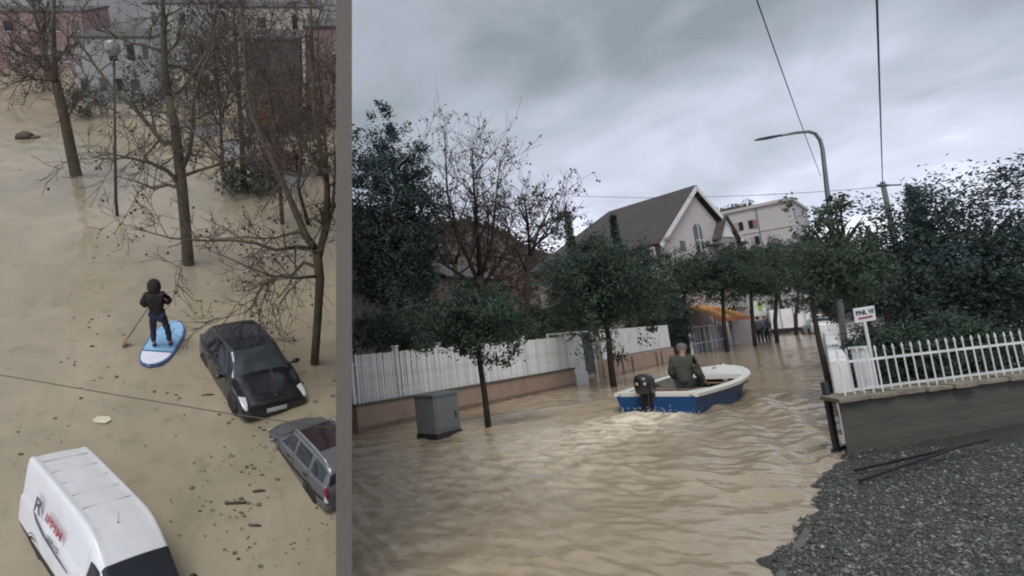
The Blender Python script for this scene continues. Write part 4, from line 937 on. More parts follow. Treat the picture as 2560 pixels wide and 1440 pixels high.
def person(label, loc, rz, J, jacket, trousers, hair, shoes, left=False, hood=False, group=None, hair_len=0.0):
    """J: joint name -> point, in the person's own frame: +x ahead, +y to the left, z up"""
    t = thing('person', label, 'person', loc, rz, left=left, group=group); J = {k: V(v) for k, v in J.items()}
    hd = J['head']; nk = J['neck']; up_ = (hd - nk).normalized(); fwd = V(J.get('face', (1, 0, 0))).normalized(); sd_ = up_.cross(fwd).normalized()
    N_, E_, ix = [], [], {}
    def nd(k, p, r, link=None):
        ix[k] = len(N_); N_.append((V(p), r))
        if link: E_.append((ix[link], ix[k]))
    nd('pel', J['pelvis'], .12); nd('sp', J['pelvis'].lerp(J['chest'], .5), .115, 'pel'); nd('ch', J['chest'], .13, 'sp'); nd('nk', nk, .055, 'ch')
    nd('h1', nk.lerp(hd, .55), .07, 'nk'); nd('h2', hd, .098, 'h1'); nd('h3', hd + up_ * 0.085, .075, 'h2'); nd('nose', hd + fwd * 0.115 - up_ * .02, .016, 'h2')
    for s in (1, -1): nd('ear%d' % s, hd + sd_ * (0.10 * s) - up_ * .01, .022, 'h2')
    for sd, s in (('l', 1), ('r', -1)):
        nd(sd + 'sh', J[sd + 'sh'].lerp(J['chest'], .25), .05, 'ch'); nd(sd + 'el', J[sd + 'el'], .040, sd + 'sh'); nd(sd + 'wr', J[sd + 'wr'], .030, sd + 'el')
        fd = (J[sd + 'hand'] - J[sd + 'wr']).normalized(); ac = fd.cross(V((0, 0, 1))); ac = ac.normalized() if ac.length > .2 else V((0, 1, 0)); dn = fd.cross(ac)
        nd(sd + 'pm', J[sd + 'wr'] + fd * 0.07, (.034, .02), sd + 'wr')
        for q, (o, l) in enumerate(((-.033, .062), (-.011, .075), (.011, .07), (.032, .055))):
            nd(sd + 'f%d' % q, J[sd + 'wr'] + fd * (.10 + l * .45) + ac * o + dn * .008, .0095, sd + 'pm'); nd(sd + 'g%d' % q, J[sd + 'wr'] + fd * (.10 + l * .8) + ac * o + dn * .038, .008, sd + 'f%d' % q)
        nd(sd + 't', J[sd + 'wr'] + fd * .07 - ac * (.052) + dn * .015, .011, sd + 'pm'); nd(sd + 'u', J[sd + 'wr'] + fd * .10 - ac * .055 + dn * .04, .009, sd + 't')
        nd(sd + 'hp', J[sd + 'hp'], .09, 'pel'); nd(sd + 'kn', J[sd + 'kn'], .06, sd + 'hp'); nd(sd + 'an', J[sd + 'an'], .042, sd + 'kn'); nd(sd + 'to', J[sd + 'to'], .036, sd + 'an')
    skin_mesh('body', N_, E_, M_SKIN, t)
    def cloth(name, keys, links, m_, root=0):
        id_ = {k: i for i, (k, p, r) in enumerate(keys)}
        return skin_mesh(name, [(p, r) for k, p, r in keys], [(id_[a], id_[b]) for a, b in links], m_, t, root)
    hem = J['pelvis'].lerp(J['chest'], -.25)
    k = [('pel', hem, (.185, .15)), ('sp', J['pelvis'].lerp(J['chest'], .45), (.17, .14)), ('ch', J['chest'], (.18, .145)), ('nk', nk.lerp(J['chest'], .25), .09)]; lk = [('pel', 'sp'), ('sp', 'ch'), ('ch', 'nk')]
    for sd in 'lr':
        k += [(sd + 's', J[sd + 'sh'], .112), (sd + 'e', J[sd + 'el'], .098), (sd + 'w', J[sd + 'wr'], .066)]; lk += [('ch', sd + 's'), (sd + 's', sd + 'e'), (sd + 'e', sd + 'w')]
    cloth('jacket', k, lk, jacket)
    k = [('pel', J['pelvis'], (.155, .13))]; lk = []
    for sd in 'lr':
        k += [(sd + 'h', J[sd + 'hp'], .112), (sd + 'k', J[sd + 'kn'], .082), (sd + 'a', J[sd + 'an'] + V((0, 0, .05)), .066)]; lk += [('pel', sd + 'h'), (sd + 'h', sd + 'k'), (sd + 'k', sd + 'a')]
    cloth('trousers', k, lk, trousers)
    for sd in 'lr':
        a, b = J[sd + 'an'], J[sd + 'to']; d = (b - a); d.z = 0; d.normalize()
        skin_mesh('shoe', [(a - d * .05 + V((0, 0, -.03)), .05), (a.lerp(b, .5) + V((0, 0, -.02)), .05), (b, .045)], [(0, 1), (1, 2)], shoes, t)
    if hood:
        skin_mesh('hood', [(nk - up_ * .03 - fwd * .02, .15), (hd - up_ * .02 - fwd * .035, .185), (hd + up_ * .10 - fwd * .03, .16), (hd + up_ * .17 - fwd * .02, .09)], [(0, 1), (1, 2), (2, 3)], hair, t)
        mb = MB()
        for _ in range(260): p = rvec(); q = hd + up_ * .03 - fwd * .03 + V((p.x * .135, p.y * .135, p.z * .155)); leaf_quad(mb, q, 0.035, p, 0.3)
        mb.part('hood_trim', hair, t, kind='stuff')
    else:
        mb = MB(); random.seed(5)
        for _ in range(520):
            p = rvec()
            if p.dot(fwd) > 0.35 and p.dot(up_) < 0.55: continue
            if p.dot(up_) < -0.35 - hair_len: continue
            q = hd + up_ * .015 + p * 0.105; leaf_quad(mb, q, 0.05, p, 0.4)
        skin_mesh('hair', [(hd - fwd * .02 + up_ * .0, .104), (hd + up_ * .07 - fwd * .012, .09)], [(0, 1)], hair, t); mb.part('hair_strands', hair, t, kind='stuff')
    return t
STAND = dict(pelvis=(0, 0, .95), chest=(.02, 0, 1.32), neck=(.02, 0, 1.50), head=(.04, 0, 1.66), lsh=(.01, .19, 1.42), rsh=(.01, -.19, 1.42), lel=(-.02, .25, 1.14), rel=(-.02, -.25, 1.14), lwr=(.08, .24, .92), rwr=(.08, -.24, .92), lhand=(.11, .24, .84), rhand=(.11, -.24, .84), lhp=(0, .09, .90), rhp=(0, -.09, .90), lkn=(.03, .10, .48), rkn=(.03, -.10, .48), lan=(0, .10, .09), ran=(0, -.10, .09), lto=(.16, .11, .04), rto=(.16, -.11, .04), face=(1, 0, 0))
# ================================================================== BOAT, OUTBOARD AND BOATMAN
brz = math.atan2(BOAT_DIR.y, BOAT_DIR.x)
M_BLUE = mat('blue hull paint', (0.012, 0.062, 0.19), 0.5, var=0.18, scale=2.2, spec=0.3, dirt=(0.03, 0.07, 0.14), damt=0.4)
M_BOATW = mat('white boat gelcoat', (0.72, 0.72, 0.69), 0.4, var=0.06, dirt=(0.50, 0.47, 0.40), dscale=2.5, damt=0.45)
M_WOOD = mat('worn brown plank', (0.20, 0.14, 0.09), 0.75, var=0.3, scale=3, stretch=(1, 6, 1))
boat = thing('motor_boat', 'small open boat with a blue hull and white gunwale under way', 'boat', STERN, brz)
BL = BOAT_LEN
ST = [(0, .70, .60, .38, -.13), (.12, .745, .64, .38, -.15), (.28, .80, .68, .385, -.16), (.46, .84, .70, .40, -.16), (.62, .82, .64, .43, -.15), (.76, .74, .48, .46, -.12), (.86, .61, .33, .50, -.07), (.93, .45, .20, .535, 0.0), (.975, .28, .09, .555, .09), (1.0, .10, .02, .565, .20)]
def stn(u):
    for a, b in zip(ST, ST[1:]):
        if u <= b[0]:
            k = (u - a[0]) / (b[0] - a[0]); return [a[i] + (b[i] - a[i]) * k for i in range(5)]
    return list(ST[-1])
US = [i / 40 for i in range(41)]
secs = []
for u in US:
    _, b, c, g, kz = stn(u); x = BL * u - (0.05 * (1 - u)); half = [(0.0, kz), (c * .55, kz * .8), (c, kz * .35 - .02), (c + (b - c) * .45, g * .42), (b - .012, g - .075)]
    secs.append([V((x, y, z)) for y, z in half[::-1]] + [V((x, -y, z)) for y, z in half[1:]])
mb = MB(); mb.loft(secs, closed=False); n = len(secs[0])
mb.add([p for p in secs[0]], [tuple(range(n))]); mb.part('hull', M_BLUE, boat, smooth=False, fix=True)
def rim(u, off, zt):
    _, b, c, g, kz = stn(u); return b + off, g + zt
for s, nm in ((1, 'gunwale'), (-1, 'gunwale')):
    secs = []
    for u in US:
        _, b, c, g, kz = stn(u); x = BL * u - (0.05 * (1 - u)); inn = min(.11, b * .9)
        secs.append([V((x, s * (b + .022), g - .08)), V((x, s * (b + .030), g - .02)), V((x, s * (b + .005), g)), V((x, s * (b - inn + .02), g + .004)), V((x, s * (b - inn), g - .02)), V((x, s * (b - .015), g - .085))])
    MB().loft(secs).part(nm, M_BOATW, boat, fix=True)
secs = []
for u in [0.03 + 0.70 * i / 20 for i in range(21)]:
    _, b, c, g, kz = stn(u); x = BL * u; secs.append([V((x, b - .10, g - .02)), V((x, c - .04, .03)), V((x, 0, .02)), V((x, -c + .04, .03)), V((x, -b + .10, g - .02))])
mb = MB(); mb.loft(secs, closed=False); mb.part('inner_liner', mat('grimy liner', (0.17, 0.16, 0.14), 0.6, var=0.4, scale=4), boat)
secs = []
for u in [0.70 + 0.30 * i / 14 for i in range(15)]:
    _, b, c, g, kz = stn(u); x = BL * u; bb = max(.02, b - .05); cr = .035
    secs.append([V((x, bb, g - .012)), V((x, bb * .5, g - .004 + cr * .6)), V((x, 0, g + cr)), V((x, -bb * .5, g - .004 + cr * .6)), V((x, -bb, g - .012)), V((x, -bb, g - .05)), V((x, bb, g - .05))])
fd_ = MB().loft(secs).part('foredeck', M_BOATW, boat, fix=True)
_, b, c, g, kz = stn(.70); MB().box((BL * .70 - .015, 0, g - .02 - .03), (.03, 2 * b - .24, .10)).part('deck_lip', M_BOATW, boat, bevel=.006)
MB().box((BL * .86, 0.02, stn(.86)[3] + .045), (.16, .035, .03)).part('mooring_cleat', M_STEEL, fd_, bevel=.008)
MB().tube([(BL * .965, 0, stn(.965)[3] + .02), (BL * .965, 0, stn(.965)[3] + .10)], .02, 8).part('bow_ring', M_STEEL, fd_)
# stern: transom cap, quarter seats, thwart
MB().box((0.01, 0, .335), (.07, 1.36, .12)).part('transom_cap', M_BOATW, boat, bevel=.012)
for s in (1, -1): 
    MB().prism([V((0.04, s * .62, .27)), V((0.04, s * .24, .27)), V((0.42, s * .30, .27)), V((1.25, s * .50, .27)), V((1.25, s * .70, .27))], (0, 0, .07)).part('quarter_seat', M_BOATW, boat, bevel=.008, fix=True)
MB().box((0.62, .0, .20), (.30, 1.25, .05)).part('stern_bench', M_BOATW, boat, bevel=.01)
TX = 1.78
MB().box((TX, 0, .265), (.30, 1.46, .04)).part('thwart', M_WOOD, boat, bevel=.008)
MB().box((TX + 1.45, 0, .265), (.26, 1.40, .04)).part('thwart', M_WOOD, boat, bevel=.008)
# things lying inside
o = MB().tube([(TX + .9, -.45, .10), (TX + 1.5, -.50, .16), (TX + 2.1, -.42, .13)], .05, 8).part('rolled_tarp', mat('straw tarp', (0.36, 0.30, 0.18), 0.8), None, smooth=True)
place(o, STERN, brz); tag(o, 'pale rolled tarpaulin lying inside the boat', 'tarpaulin')
# outboard motor: a part with sub-parts
mo = bpy.data.objects.new('outboard_motor', None); COL.objects.link(mo); mo.parent = boat; mo.location = (-.12, .10, 0); mo.rotation_euler = (0, RAD(4), RAD(6))
M_BLK = mat('black motor cowl', (0.012, 0.013, 0.015), 0.35, var=0.3, coat=0.2)
secs = []
for z, a, bw, off in ((.36, .17, .11, 0), (.40, .235, .145, 0), (.50, .255, .155, -.01), (.62, .25, .15, -.02), (.70, .20, .12, -.03), (.735, .09, .05, -.03)):
    secs.append([V((off - .05 + a * math.copysign(abs(math.cos(q)) ** .6, math.cos(q)), bw * math.copysign(abs(math.sin(q)) ** .6, math.sin(q)), z)) for q in [k * math.pi / 8 for k in range(16)]])
cw = MB().loft(secs).part('cowl', M_BLK, mo, smooth=True, fix=True)
MB().box((-.305, 0, .555), (.012, .17, .045)).part('badge', mat('silver badge', (0.45, 0.45, 0.45), 0.4), mo)
MB().loft([[V((x + .02, y, z)) for x, y in ((-.12, -.06), (.10, -.06), (.10, .06), (-.12, .06))] for z in (.37, .05, -.35)]).part('leg', M_BLK, mo, bevel=.02, fix=True)
MB().box((.10, 0, .28), (.12, .26, .20)).part('clamp_bracket', mat('grey bracket', (0.06, 0.06, 0.065), 0.5), mo, bevel=.02)
MB().ell((-.02, 0, -.40), (.22, .05, .05), 10, 6).box((.0, 0, -.22), (.34, .22, .012)).part('gearcase', M_BLK, mo, smooth=False)
MB().tube([(.10, 0, .46), (.45, -.05, .50), (.62, -.06, .50)], [.025, .022, .026], 8).part('tiller', M_BLK, mo, smooth=True)
for k in range(3): MB().box((-.27, .05 * math.cos(k * 2.09), -.40 + .05 * math.sin(k * 2.09)), (.02, .09, .05), Matrix.Rotation(k * 2.09, 3, 'X')).part('propeller_blade', M_BLK, mo)
# splash at the transom
random.seed(14); mb = MB()
for _ in range(260):
    y = random.gauss(0, .42); x = -.22 - abs(random.gauss(0, .28)); z = abs(random.gauss(0, .045)) * (1.6 if abs(y) < .35 else 1); s = random.choice((.004,.006,.006,.01)); mb.ell((x, y, z + .01), (s, s, s), 5, 4)
o = mb.part('splash', mat('spray white', (0.62, 0.57, 0.50), 0.3), None, smooth=True); place(o, STERN, brz); tag(o, 'white spray thrown up behind the outboard motor', 'spray', kind='stuff')
# boatman, seated on the thwart facing the bow, right hand on the gunwale
J = dict(pelvis=(0, 0, .10), chest=(.05, 0, .47), neck=(.09, 0, .66), head=(.13, .01, .81), lsh=(.06, .20, .58), rsh=(.06, -.20, .58), lel=(.03, .25, .30), rel=(.06, -.26, .30), lwr=(.20, .20, .14), rwr=(.20, -.31, .12), lhand=(.28, .18, .11), rhand=(.27, -.34, .07), lhp=(.04, .10, .06), rhp=(.04, -.10, .06), lkn=(.46, .14, .10), rkn=(.46, -.14, .10), lan=(.44, .14, -.20), ran=(.44, -.14, -.20), lto=(.58, .15, -.22), rto=(.58, -.15, -.22), face=(1, .1, 0))
J = {k: (V(v) if k != 'face' else v) for k, v in J.items()}
bm_loc = STERN + BOAT_DIR * TX + V((0, 0, .30)) - BOAT_SIDE * 0.02
M_OLIVE = mat('olive grey jacket', (0.060, 0.066, 0.056), 0.9, var=0.22, scale=6, bump=0.4, bscale=18)
person('person in an olive-grey jacket with grey hair seated in the boat, seen from behind', bm_loc, brz, J, M_OLIVE, mat('dark trousers', (0.03, 0.032, 0.036), 0.9), mat('grey hair', (0.20, 0.20, 0.20), 0.8, var=0.3), mat('dark boots', (0.02, 0.02, 0.02), 0.6)).scale = (.94, .90, .98)
# standing people far up the street
for px, py, lab, jk, turn in ((1903, 853, 'left one of two dark-clad people standing in the flooded street', (0.10, 0.10, 0.13), 40), (1921, 851, 'right one of two dark-clad people standing in the flooded street', (0.045, 0.05, 0.075), 200)):
    b = flat(G(px, py)); p = person(lab, b + V((0, 0, -.18)), RAD(turn), STAND, mat('far jacket %d' % px, jk, 0.9), mat('navy trousers', (0.018, 0.022, 0.045), 0.9), mat('dark hair', (0.02, 0.018, 0.016), 0.8), mat('dark boots', (0, 0, 0)))
    p.scale = (1.12, 1.12, 1.12)
# ================================================================== CAR PARK: CARS AND VAN
M_TYRE = mat('tyre', (0.02, 0.02, 0.02), 0.8)
class Shell:
    """smooth car skin through stations (x, half width, z low, z belt, z top, roof half width)"""
    def __init__(s, st):
        s.rows = []
        for x, w, zb, zl, zt, rw in st:
            s.rows.append([V((x, .90 * w, zb)), V((x, w, zb + .13)), V((x, 1.0 * w, (zb + zl) / 2 + .06)), V((x, .975 * w, zl - .03)), V((x, .925 * w, zl + .015)), V((x, rw, max(zl + .02, zt - .06))), V((x, rw * .70, zt)), V((x, 0, zt + .018))])
        s.n = len(st)
    @staticmethod
    def cr(p0, p1, p2, p3, t):
        k = 0.42; m1 = (p2 - p0) * k; m2 = (p3 - p1) * k; t2, t3 = t * t, t * t * t
        return p1 * (2 * t3 - 3 * t2 + 1) + m1 * (t3 - 2 * t2 + t) + p2 * (-2 * t3 + 3 * t2) + m2 * (t3 - t2)
    def row(s, i, v):
        sg = 1
        if v > 7: v = 14 - v; sg = -1
        r = s.rows[i]; j = min(6, int(v)); t = v - j
        p = s.cr(r[max(0, j - 1)], r[j], r[j + 1], r[j + 2] if j + 2 < 8 else V((r[6].x, -r[6].y, r[6].z)), t)
        return V((p.x, p.y * sg, p.z))
    def pt(s, u, v):
        j = max(0, min(s.n - 2, int(u))); t = u - j
        return s.cr(s.row(max(0, j - 1), v), s.row(j, v), s.row(j + 1, v), s.row(min(s.n - 1, j + 2), v), t)
    def nrm(s, u, v):
        e = .04; a = s.pt(min(s.n - 1.001, u + e), v) - s.pt(max(0, u - e), v); b = s.pt(u, min(13.99, v + e)) - s.pt(u, max(0.01, v - e)); n = a.cross(b)
        n = n.normalized() if n.length > 1e-9 else V((0, 0, 1)); c = s.pt(u, v) - V((s.pt(u, v).x, 0, .6)); return n if n.dot(c) > 0 else -n
    def skin(s, nu=5, nv=4):
        mb = MB(); U = (s.n - 1) * nu; Vn = 14 * nv
        for i in range(U + 1):
            for j in range(Vn + 1): mb.v.append(tuple(s.pt(min(s.n - 1.0001, i / nu), j / nv)))
        for i in range(U):
            for j in range(Vn): a = i * (Vn + 1) + j; mb.f.append((a, a + 1, a + Vn + 2, a + Vn + 1))
        W = Vn + 1; mb.f.append(tuple(range(W))); mb.f.append(tuple(U * W + j for j in range(W))[::-1]); return mb
    def patch(s, fu, off=.006, nu=8, nv=6, th=.0):
        """fu(a, b) -> (u, v) for a, b in 0..1"""
        mb = MB()
        for i in range(nu + 1):
            for j in range(nv + 1):
                u, v = fu(i / nu, j / nv); mb.v.append(tuple(s.pt(u, v) + s.nrm(u, v) * off))
        for i in range(nu):
            for j in range(nv): a = i * (nv + 1) + j; mb.f.append((a, a + 1, a + nv + 2, a + nv + 1))
        return mb
def quadf(u00, v00, u10, v10, u11, v11, u01, v01):
    return lambda a, b: ((u00 * (1 - a) + u10 * a) * (1 - b) + (u01 * (1 - a) + u11 * a) * b, (v00 * (1 - a) + v10 * a) * (1 - b) + (v01 * (1 - a) + v11 * a) * b)
def sides(f): return (f, (lambda a, b: (f(a, b)[0], 14 - f(a, b)[1])))
M_CARGLASS = mat('tinted car glass', (0.022, 0.026, 0.034), 0.06, var=0.1, spec=0.8)
M_LENS = mat('headlamp lens', (0.62, 0.62, 0.64), 0.15, var=0.1)
M_TRIMB = mat('black trim', (0.018, 0.018, 0.02), 0.5)
def wheels(t, xs, y, r, z=None):
    for x in xs:
        for s in (1, -1):
            w = MB().lathe([(r * .62, -.10), (r * .95, -.10), (r, -.07), (r, .07), (r * .95, .10), (r * .62, .10)], 24, V((x, s * y, z or r)), axis=(0, 1, 0)).part('wheel', M_TYRE, t, smooth=True)
            MB().lathe([(r * .18, -.085), (r * .60, -.095), (r * .62, .095), (r * .18, .085)], 20, V((x, s * y, z or r)), axis=(0, 1, 0)).part('rim', M_STEEL, w)
            MB().tube([V((x + math.cos(a) * (r + .045), s * (y + .07), (z or r) + math.sin(a) * (r + .045))) for a in [math.pi * k / 12 for k in range(13)]], .035, 6).part('wheel_arch', M_TRIMB, t, smooth=True)
def mirror_pair(t, x, y, z, m_):
    for s in (1, -1):
        MB().ell((x, s * (y + .12), z), (.07, .11, .075), 10, 6).box((x, s * (y + .02), z - .03), (.05, .12, .04)).part('wing_mirror', m_, t, smooth=True)
# ---- black hatchback
def hatchback():
    st = [(2.12, .66, .24, .50, .55, .50), (2.02, .82, .18, .60, .66, .62), (1.50, .875, .16, .76, .83, .66), (1.05, .885, .16, .90, .97, .68), (.32, .885, .16, .95, 1.46, .62), (-.55, .885, .16, .97, 1.53, .63), (-1.45, .87, .16, 1.0, 1.48, .61), (-1.95, .83, .20, 1.0, 1.16, .63), (-2.10, .78, .26, .88, .95, .60), (-2.13, .66, .32, .66, .72, .48)]
    hd = -1.09; loc = V((-1.84, 11.98, -.36)); TL = (-.13, .05, (.82, 1.0, .88))
    t = thing('black_hatchback', 'black hatchback car standing up to its bumper in the flood', 'car', loc, hd, left=True); place(t, loc, hd, True, *TL)
    S = Shell(st); pt = mat('black car paint', (0.014, 0.015, 0.020), 0.22, var=0.15, coat=0.6, dirt=(0.035, 0.033, 0.035), damt=0.5)
    S.skin().part('body', pt, t, smooth=True, fix=True)
    S.patch(quadf(3.10, 4.75, 3.93, 4.95, 3.93, 9.05, 3.10, 9.25), .007, 8, 16).part('windscreen', mat('grey reflecting windscreen', (0.06, 0.07, 0.075), 0.08, var=0.25, spec=0.9), t, smooth=True)
    S.patch(quadf(6.12, 4.95, 6.85, 4.85, 6.85, 9.15, 6.12, 9.05), .007, 8, 16).part('rear_window', M_CARGLASS, t, smooth=True)
    for f in sides(quadf(3.42, 4.15, 4.62, 4.12, 4.62, 4.86, 4.02, 4.86)): S.patch(f).part('front_window', M_CARGLASS, t, smooth=True)
    for f in sides(quadf(4.72, 4.12, 5.85, 4.15, 5.75, 4.84, 4.72, 4.86)): S.patch(f).part('rear_side_window', M_CARGLASS, t, smooth=True)
    for f in sides(quadf(5.97, 4.2, 6.5, 4.3, 6.3, 4.7, 5.95, 4.82)): S.patch(f).part('quarter_window', M_CARGLASS, t, smooth=True)
    for f in sides(quadf(.62, 3.0, 1.75, 3.9, 1.60, 4.95, .70, 4.3)): S.patch(f, .012).part('headlight', M_LENS, t, smooth=True)
    for f in sides(quadf(7.3, 3.2, 8.2, 3.2, 8.0, 4.6, 7.3, 4.5)): S.patch(f, .01).part('tail_light', mat('tail lamp red', (0.25, 0.015, 0.02), 0.2), t, smooth=True)
    for u in (4.67, 5.9, 3.4):
        for f in sides(quadf(u - .012, 1.2, u + .012, 1.2, u + .012, 4.0, u - .012, 4.0)): S.patch(f, .004, 1, 8).part('door_seam', M_TRIMB, t)
    for x in (.35, -.55):
        for s in (1, -1): MB().box((x - .2, s * .885, .82), (.2, .03, .03)).part('door_handle', pt, t, bevel=.006)
    for f in sides(quadf(3.98, 5.02, 6.4, 5.02, 6.4, 5.12, 3.98, 5.12)): S.patch(f, .012, 12, 1).part('roof_rail', mat('dull rail', (0.10, 0.10, 0.11), 0.4), t)
    S.patch(quadf(.30, 6.2, .95, 5.6, .95, 8.4, .30, 7.8), .006).part('grille', M_TRIMB, t)
    S.patch(quadf(1.0, 5.0, 1.04, 5.0, 1.04, 9.0, 1.0, 9.0), .004, 1, 12).part('bonnet_seam', M_TRIMB, t)
    MB().box((2.135, 0, .42), (.02, .50, .11)).part('number_plate', M_WHITE, t)
    mirror_pair(t, .75, .90, .97, pt); wheels(t, (1.35, -1.30), .80, .31)
    for k in (-.25, .2): MB().tube([(.98, k, .975), (.75, k * 1.2 + .28, 1.02)], .008, 5).part('wiper', M_TRIMB, t)
hatchback()
# ---- silver estate
def estate():
    st = [(2.30, .66, .26, .52, .57, .50), (2.20, .82, .2, .62, .68, .62), (1.65, .875, .18, .78, .85, .66), (1.05, .885, .18, .90, .96, .66), (.30, .885, .18, .93, 1.42, .60), (-.60, .885, .18, .95, 1.47, .60), (-1.65, .88, .18, .97, 1.46, .59), (-2.12, .85, .2, .97, 1.30, .60), (-2.26, .84, .24, .95, 1.02, .64), (-2.34, .80, .30, .78, .84, .62), (-2.36, .70, .34, .58, .64, .52)]
    st = [(x * .86,) + tuple(r) for x, *r in st]; hd = 2.08; loc = V((-.04, 9.13, -.35)); TL = (-.17, -.02, (.73, .77, .70))
    t = thing('silver_estate_car', 'silver-grey estate car with roof rails, half hidden at the right edge', 'car', loc, hd, left=True); place(t, loc, hd, True, *TL)
    S = Shell(st); pt = mat('silver grey paint', (0.155, 0.162, 0.175), 0.32, 0.35, var=0.08, coat=0.4, dirt=(0.12, 0.115, 0.105), damt=0.5)
    S.skin().part('body', pt, t, smooth=True, fix=True)
    S.patch(quadf(3.10, 4.75, 3.93, 4.95, 3.93, 9.05, 3.10, 9.25), .007, 8, 16).part('windscreen', M_CARGLASS, t, smooth=True)
    S.patch(quadf(7.15, 4.95, 7.92, 4.75, 7.92, 9.25, 7.15, 9.05), .007, 8, 16).part('rear_window', M_CARGLASS, t, smooth=True)
    for u0, u1, nm in ((3.45, 4.55, 'front_window'), (4.66, 5.55, 'rear_side_window'), (5.66, 6.75, 'load_window')):
        for f in sides(quadf(u0, 4.12, u1, 4.12, u1 - .05, 4.86, u0 + (.5 if u0 < 4 else 0), 4.86)): S.patch(f).part(nm, M_CARGLASS, t, smooth=True)
    S.patch(quadf(4.15, 5.8, 5.6, 5.8, 5.6, 8.2, 4.15, 8.2), .008).part('sunroof', mat('dark roof glass', (0.03, 0.018, 0.022), 0.15), t, smooth=True)
    for f in sides(quadf(7.7, 2.6, 9.35, 2.6, 9.0, 4.3, 7.75, 4.2)): S.patch(f, .012).part('tail_light', mat('dull tail lamp', (0.22, 0.02, 0.04), 0.25), t, smooth=True)
    for f in sides(quadf(8.3, 1.75, 9.4, 1.75, 9.3, 2.45, 8.3, 2.5)): S.patch(f, .014).part('reversing_light', M_LENS, t, smooth=True)
    for f in sides(quadf(.62, 3.0, 1.75, 3.9, 1.60, 4.95, .70, 4.3)): S.patch(f, .012).part('headlight', M_LENS, t, smooth=True)
    for s in (1, -1): MB().tube([(.22, s * .56, 1.45), (.1, s * .565, 1.53), (-.8, s * .565, 1.56), (-1.5, s * .56, 1.52), (-1.7, s * .555, 1.44)], .022, 6).part('roof_rail', mat('bright rail', (0.45, 0.45, 0.47), 0.3, 0.5), t, smooth=True)
    for u in (4.60, 5.60, 3.42):
        for f in sides(quadf(u - .012, 1.2, u + .012, 1.2, u + .012, 4.0, u - .012, 4.0)): S.patch(f, .004, 1, 8).part('door_seam', M_TRIMB, t)
    for f in sides(quadf(2.6, 1.75, 7.6, 1.75, 7.6, 2.0, 2.6, 2.0)): S.patch(f, .01, 20, 1).part('rub_strip', M_TRIMB, t)
    for x in (.25, -.75):
        for s in (1, -1): MB().box((x - .2, s * .885, .80), (.2, .03, .03)).part('door_handle', M_TRIMB, t, bevel=.006)
    MB().box((-2.04, 0, .72), (.02, .5, .11)).part('number_plate', M_WHITE, t)
    mirror_pair(t, .75, .90, .97, pt); wheels(t, (1.32, -1.22), .80, .31)
estate()
